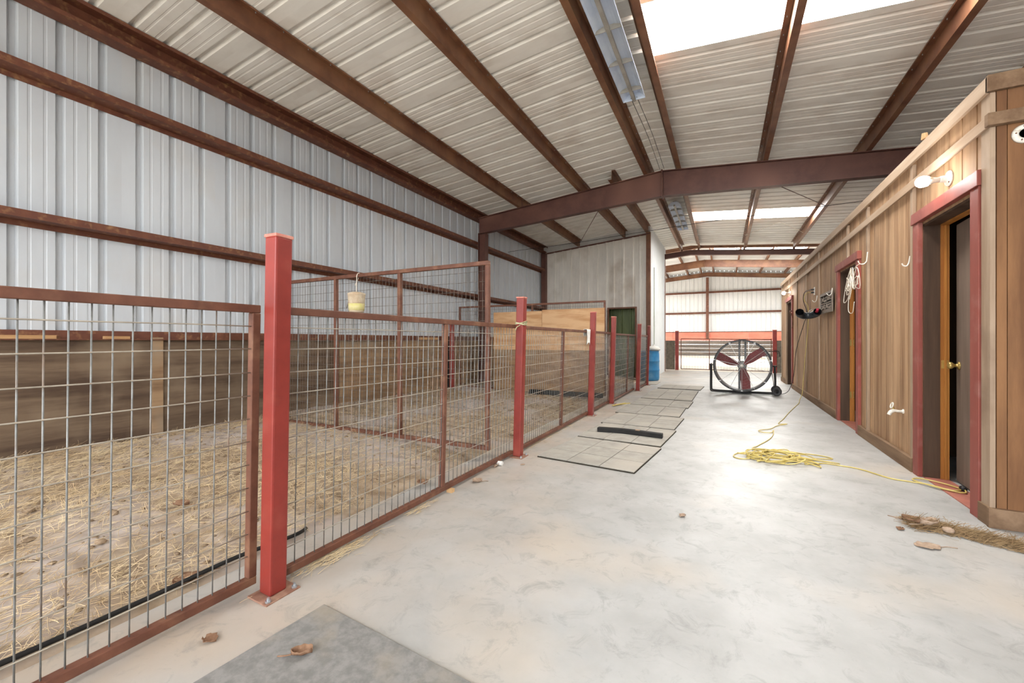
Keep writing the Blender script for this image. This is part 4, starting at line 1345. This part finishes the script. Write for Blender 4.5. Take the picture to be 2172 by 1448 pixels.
for k, (x, y, z, L, W, curl, a, mt, lab) in enumerate(leaves):
    if x < -2.28:
        z = dirt_z(x, y) + .01
    o = leaf_mesh(L, W, curl, mt, L > .07, k).build('dry_leaf', mt, loc=(x, y, z), smooth=True)
    o.rotation_euler = (0, 0, R(a))
    so = o.modifiers.new('thickness', 'SOLIDIFY'); so.thickness = .0012
    tag(o, lab, 'leaf', 'dry leaves')
# debris heap by the end wall corner
db = MB()
for k in range(2600):
    t = rng.random()
    x = 1.08 + .6 * t + rng.gauss(0, .02); y = 3.60 - .25 * t * t + rng.gauss(0, .045)
    hgt = .03 * math.exp(-((y - (3.60 - .25 * t * t)) / .05) ** 2) * (1 - .3 * t)
    straw(db, x, y, rng.uniform(0, hgt), rng.uniform(.03, .1), rng.uniform(-.9, .6) if rng.random() < .7 else rng.uniform(0, 3.1), rng.uniform(.0007, .0015), rng.uniform(0, .012) if rng.random() < .8 else rng.uniform(.02, .05))
noisy('debris', srgb(150, 126, 94), srgb(112, 88, 62), 6, 4, .9, island=.35, spec=.1)
tag(db.build('straw_debris', 'debris'), 'swept heap of brown straw debris by the end wall corner', 'debris', kind='stuff')
db = MB()
for (y0, y1, n_) in ((1.35, 2.1, 260), (2.2, 2.5, 50), (3.9, 6.3, 120)):
    for k in range(n_):
        y = rng.uniform(y0, y1) if n_ != 260 else 1.62 + rng.gauss(0, .14)
        straw(db, -1.93 + rng.gauss(0, .03), y, rng.uniform(0, .012), rng.uniform(.03, .1), rng.gauss(1.5, .5), rng.uniform(.0007, .0014), rng.uniform(0, .01))
tag(db.build('straw_wisps', 'straw'), 'thin wisps of straw caught under the fence rail', 'straw', kind='stuff')
tag(MB().lathe([(.02, 0), (.021, .003), (.021, .05), (.019, .052), (.001, .05)], 16, (0, 0, .0212), 'x').build('paper_cup', 'white_cloth', loc=(-1.94, 3.50, 0), smooth=True), 'small white cup lying at the foot of the fence', 'cup')
pm = MB()
for i in range(8):
    pass
ws = MB().lathe([(.001, 0), (.022, .003), (.03, .012), (.026, .024), (.012, .03), (.001, .031)], 14)
tag(ws.build('pebble', 'leaf_pale', loc=(1.24, 3.52, .012), smooth=True), 'pale round stone on the debris heap', 'stone')
for k, (x0, y0, x1, y1, lab) in enumerate(((-1.80, 7.70, -1.60, 8.08, 'upper yellow board scrap under the fence panel'), (-1.80, 7.55, -1.66, 7.98, 'lower yellow board scrap beside the fourth post'))):
    a = math.atan2(y1 - y0, x1 - x0); Lb = math.hypot(x1 - x0, y1 - y0)
    o = MB().box(0, Lb, -.018, .018, 0, .012).build('board_scrap', 'cord_yellow', loc=(x0, y0, .0005 + k * .0125), bevel=.002)
    o.rotation_euler = (0, 0, a)
    tag(o, lab, 'board')
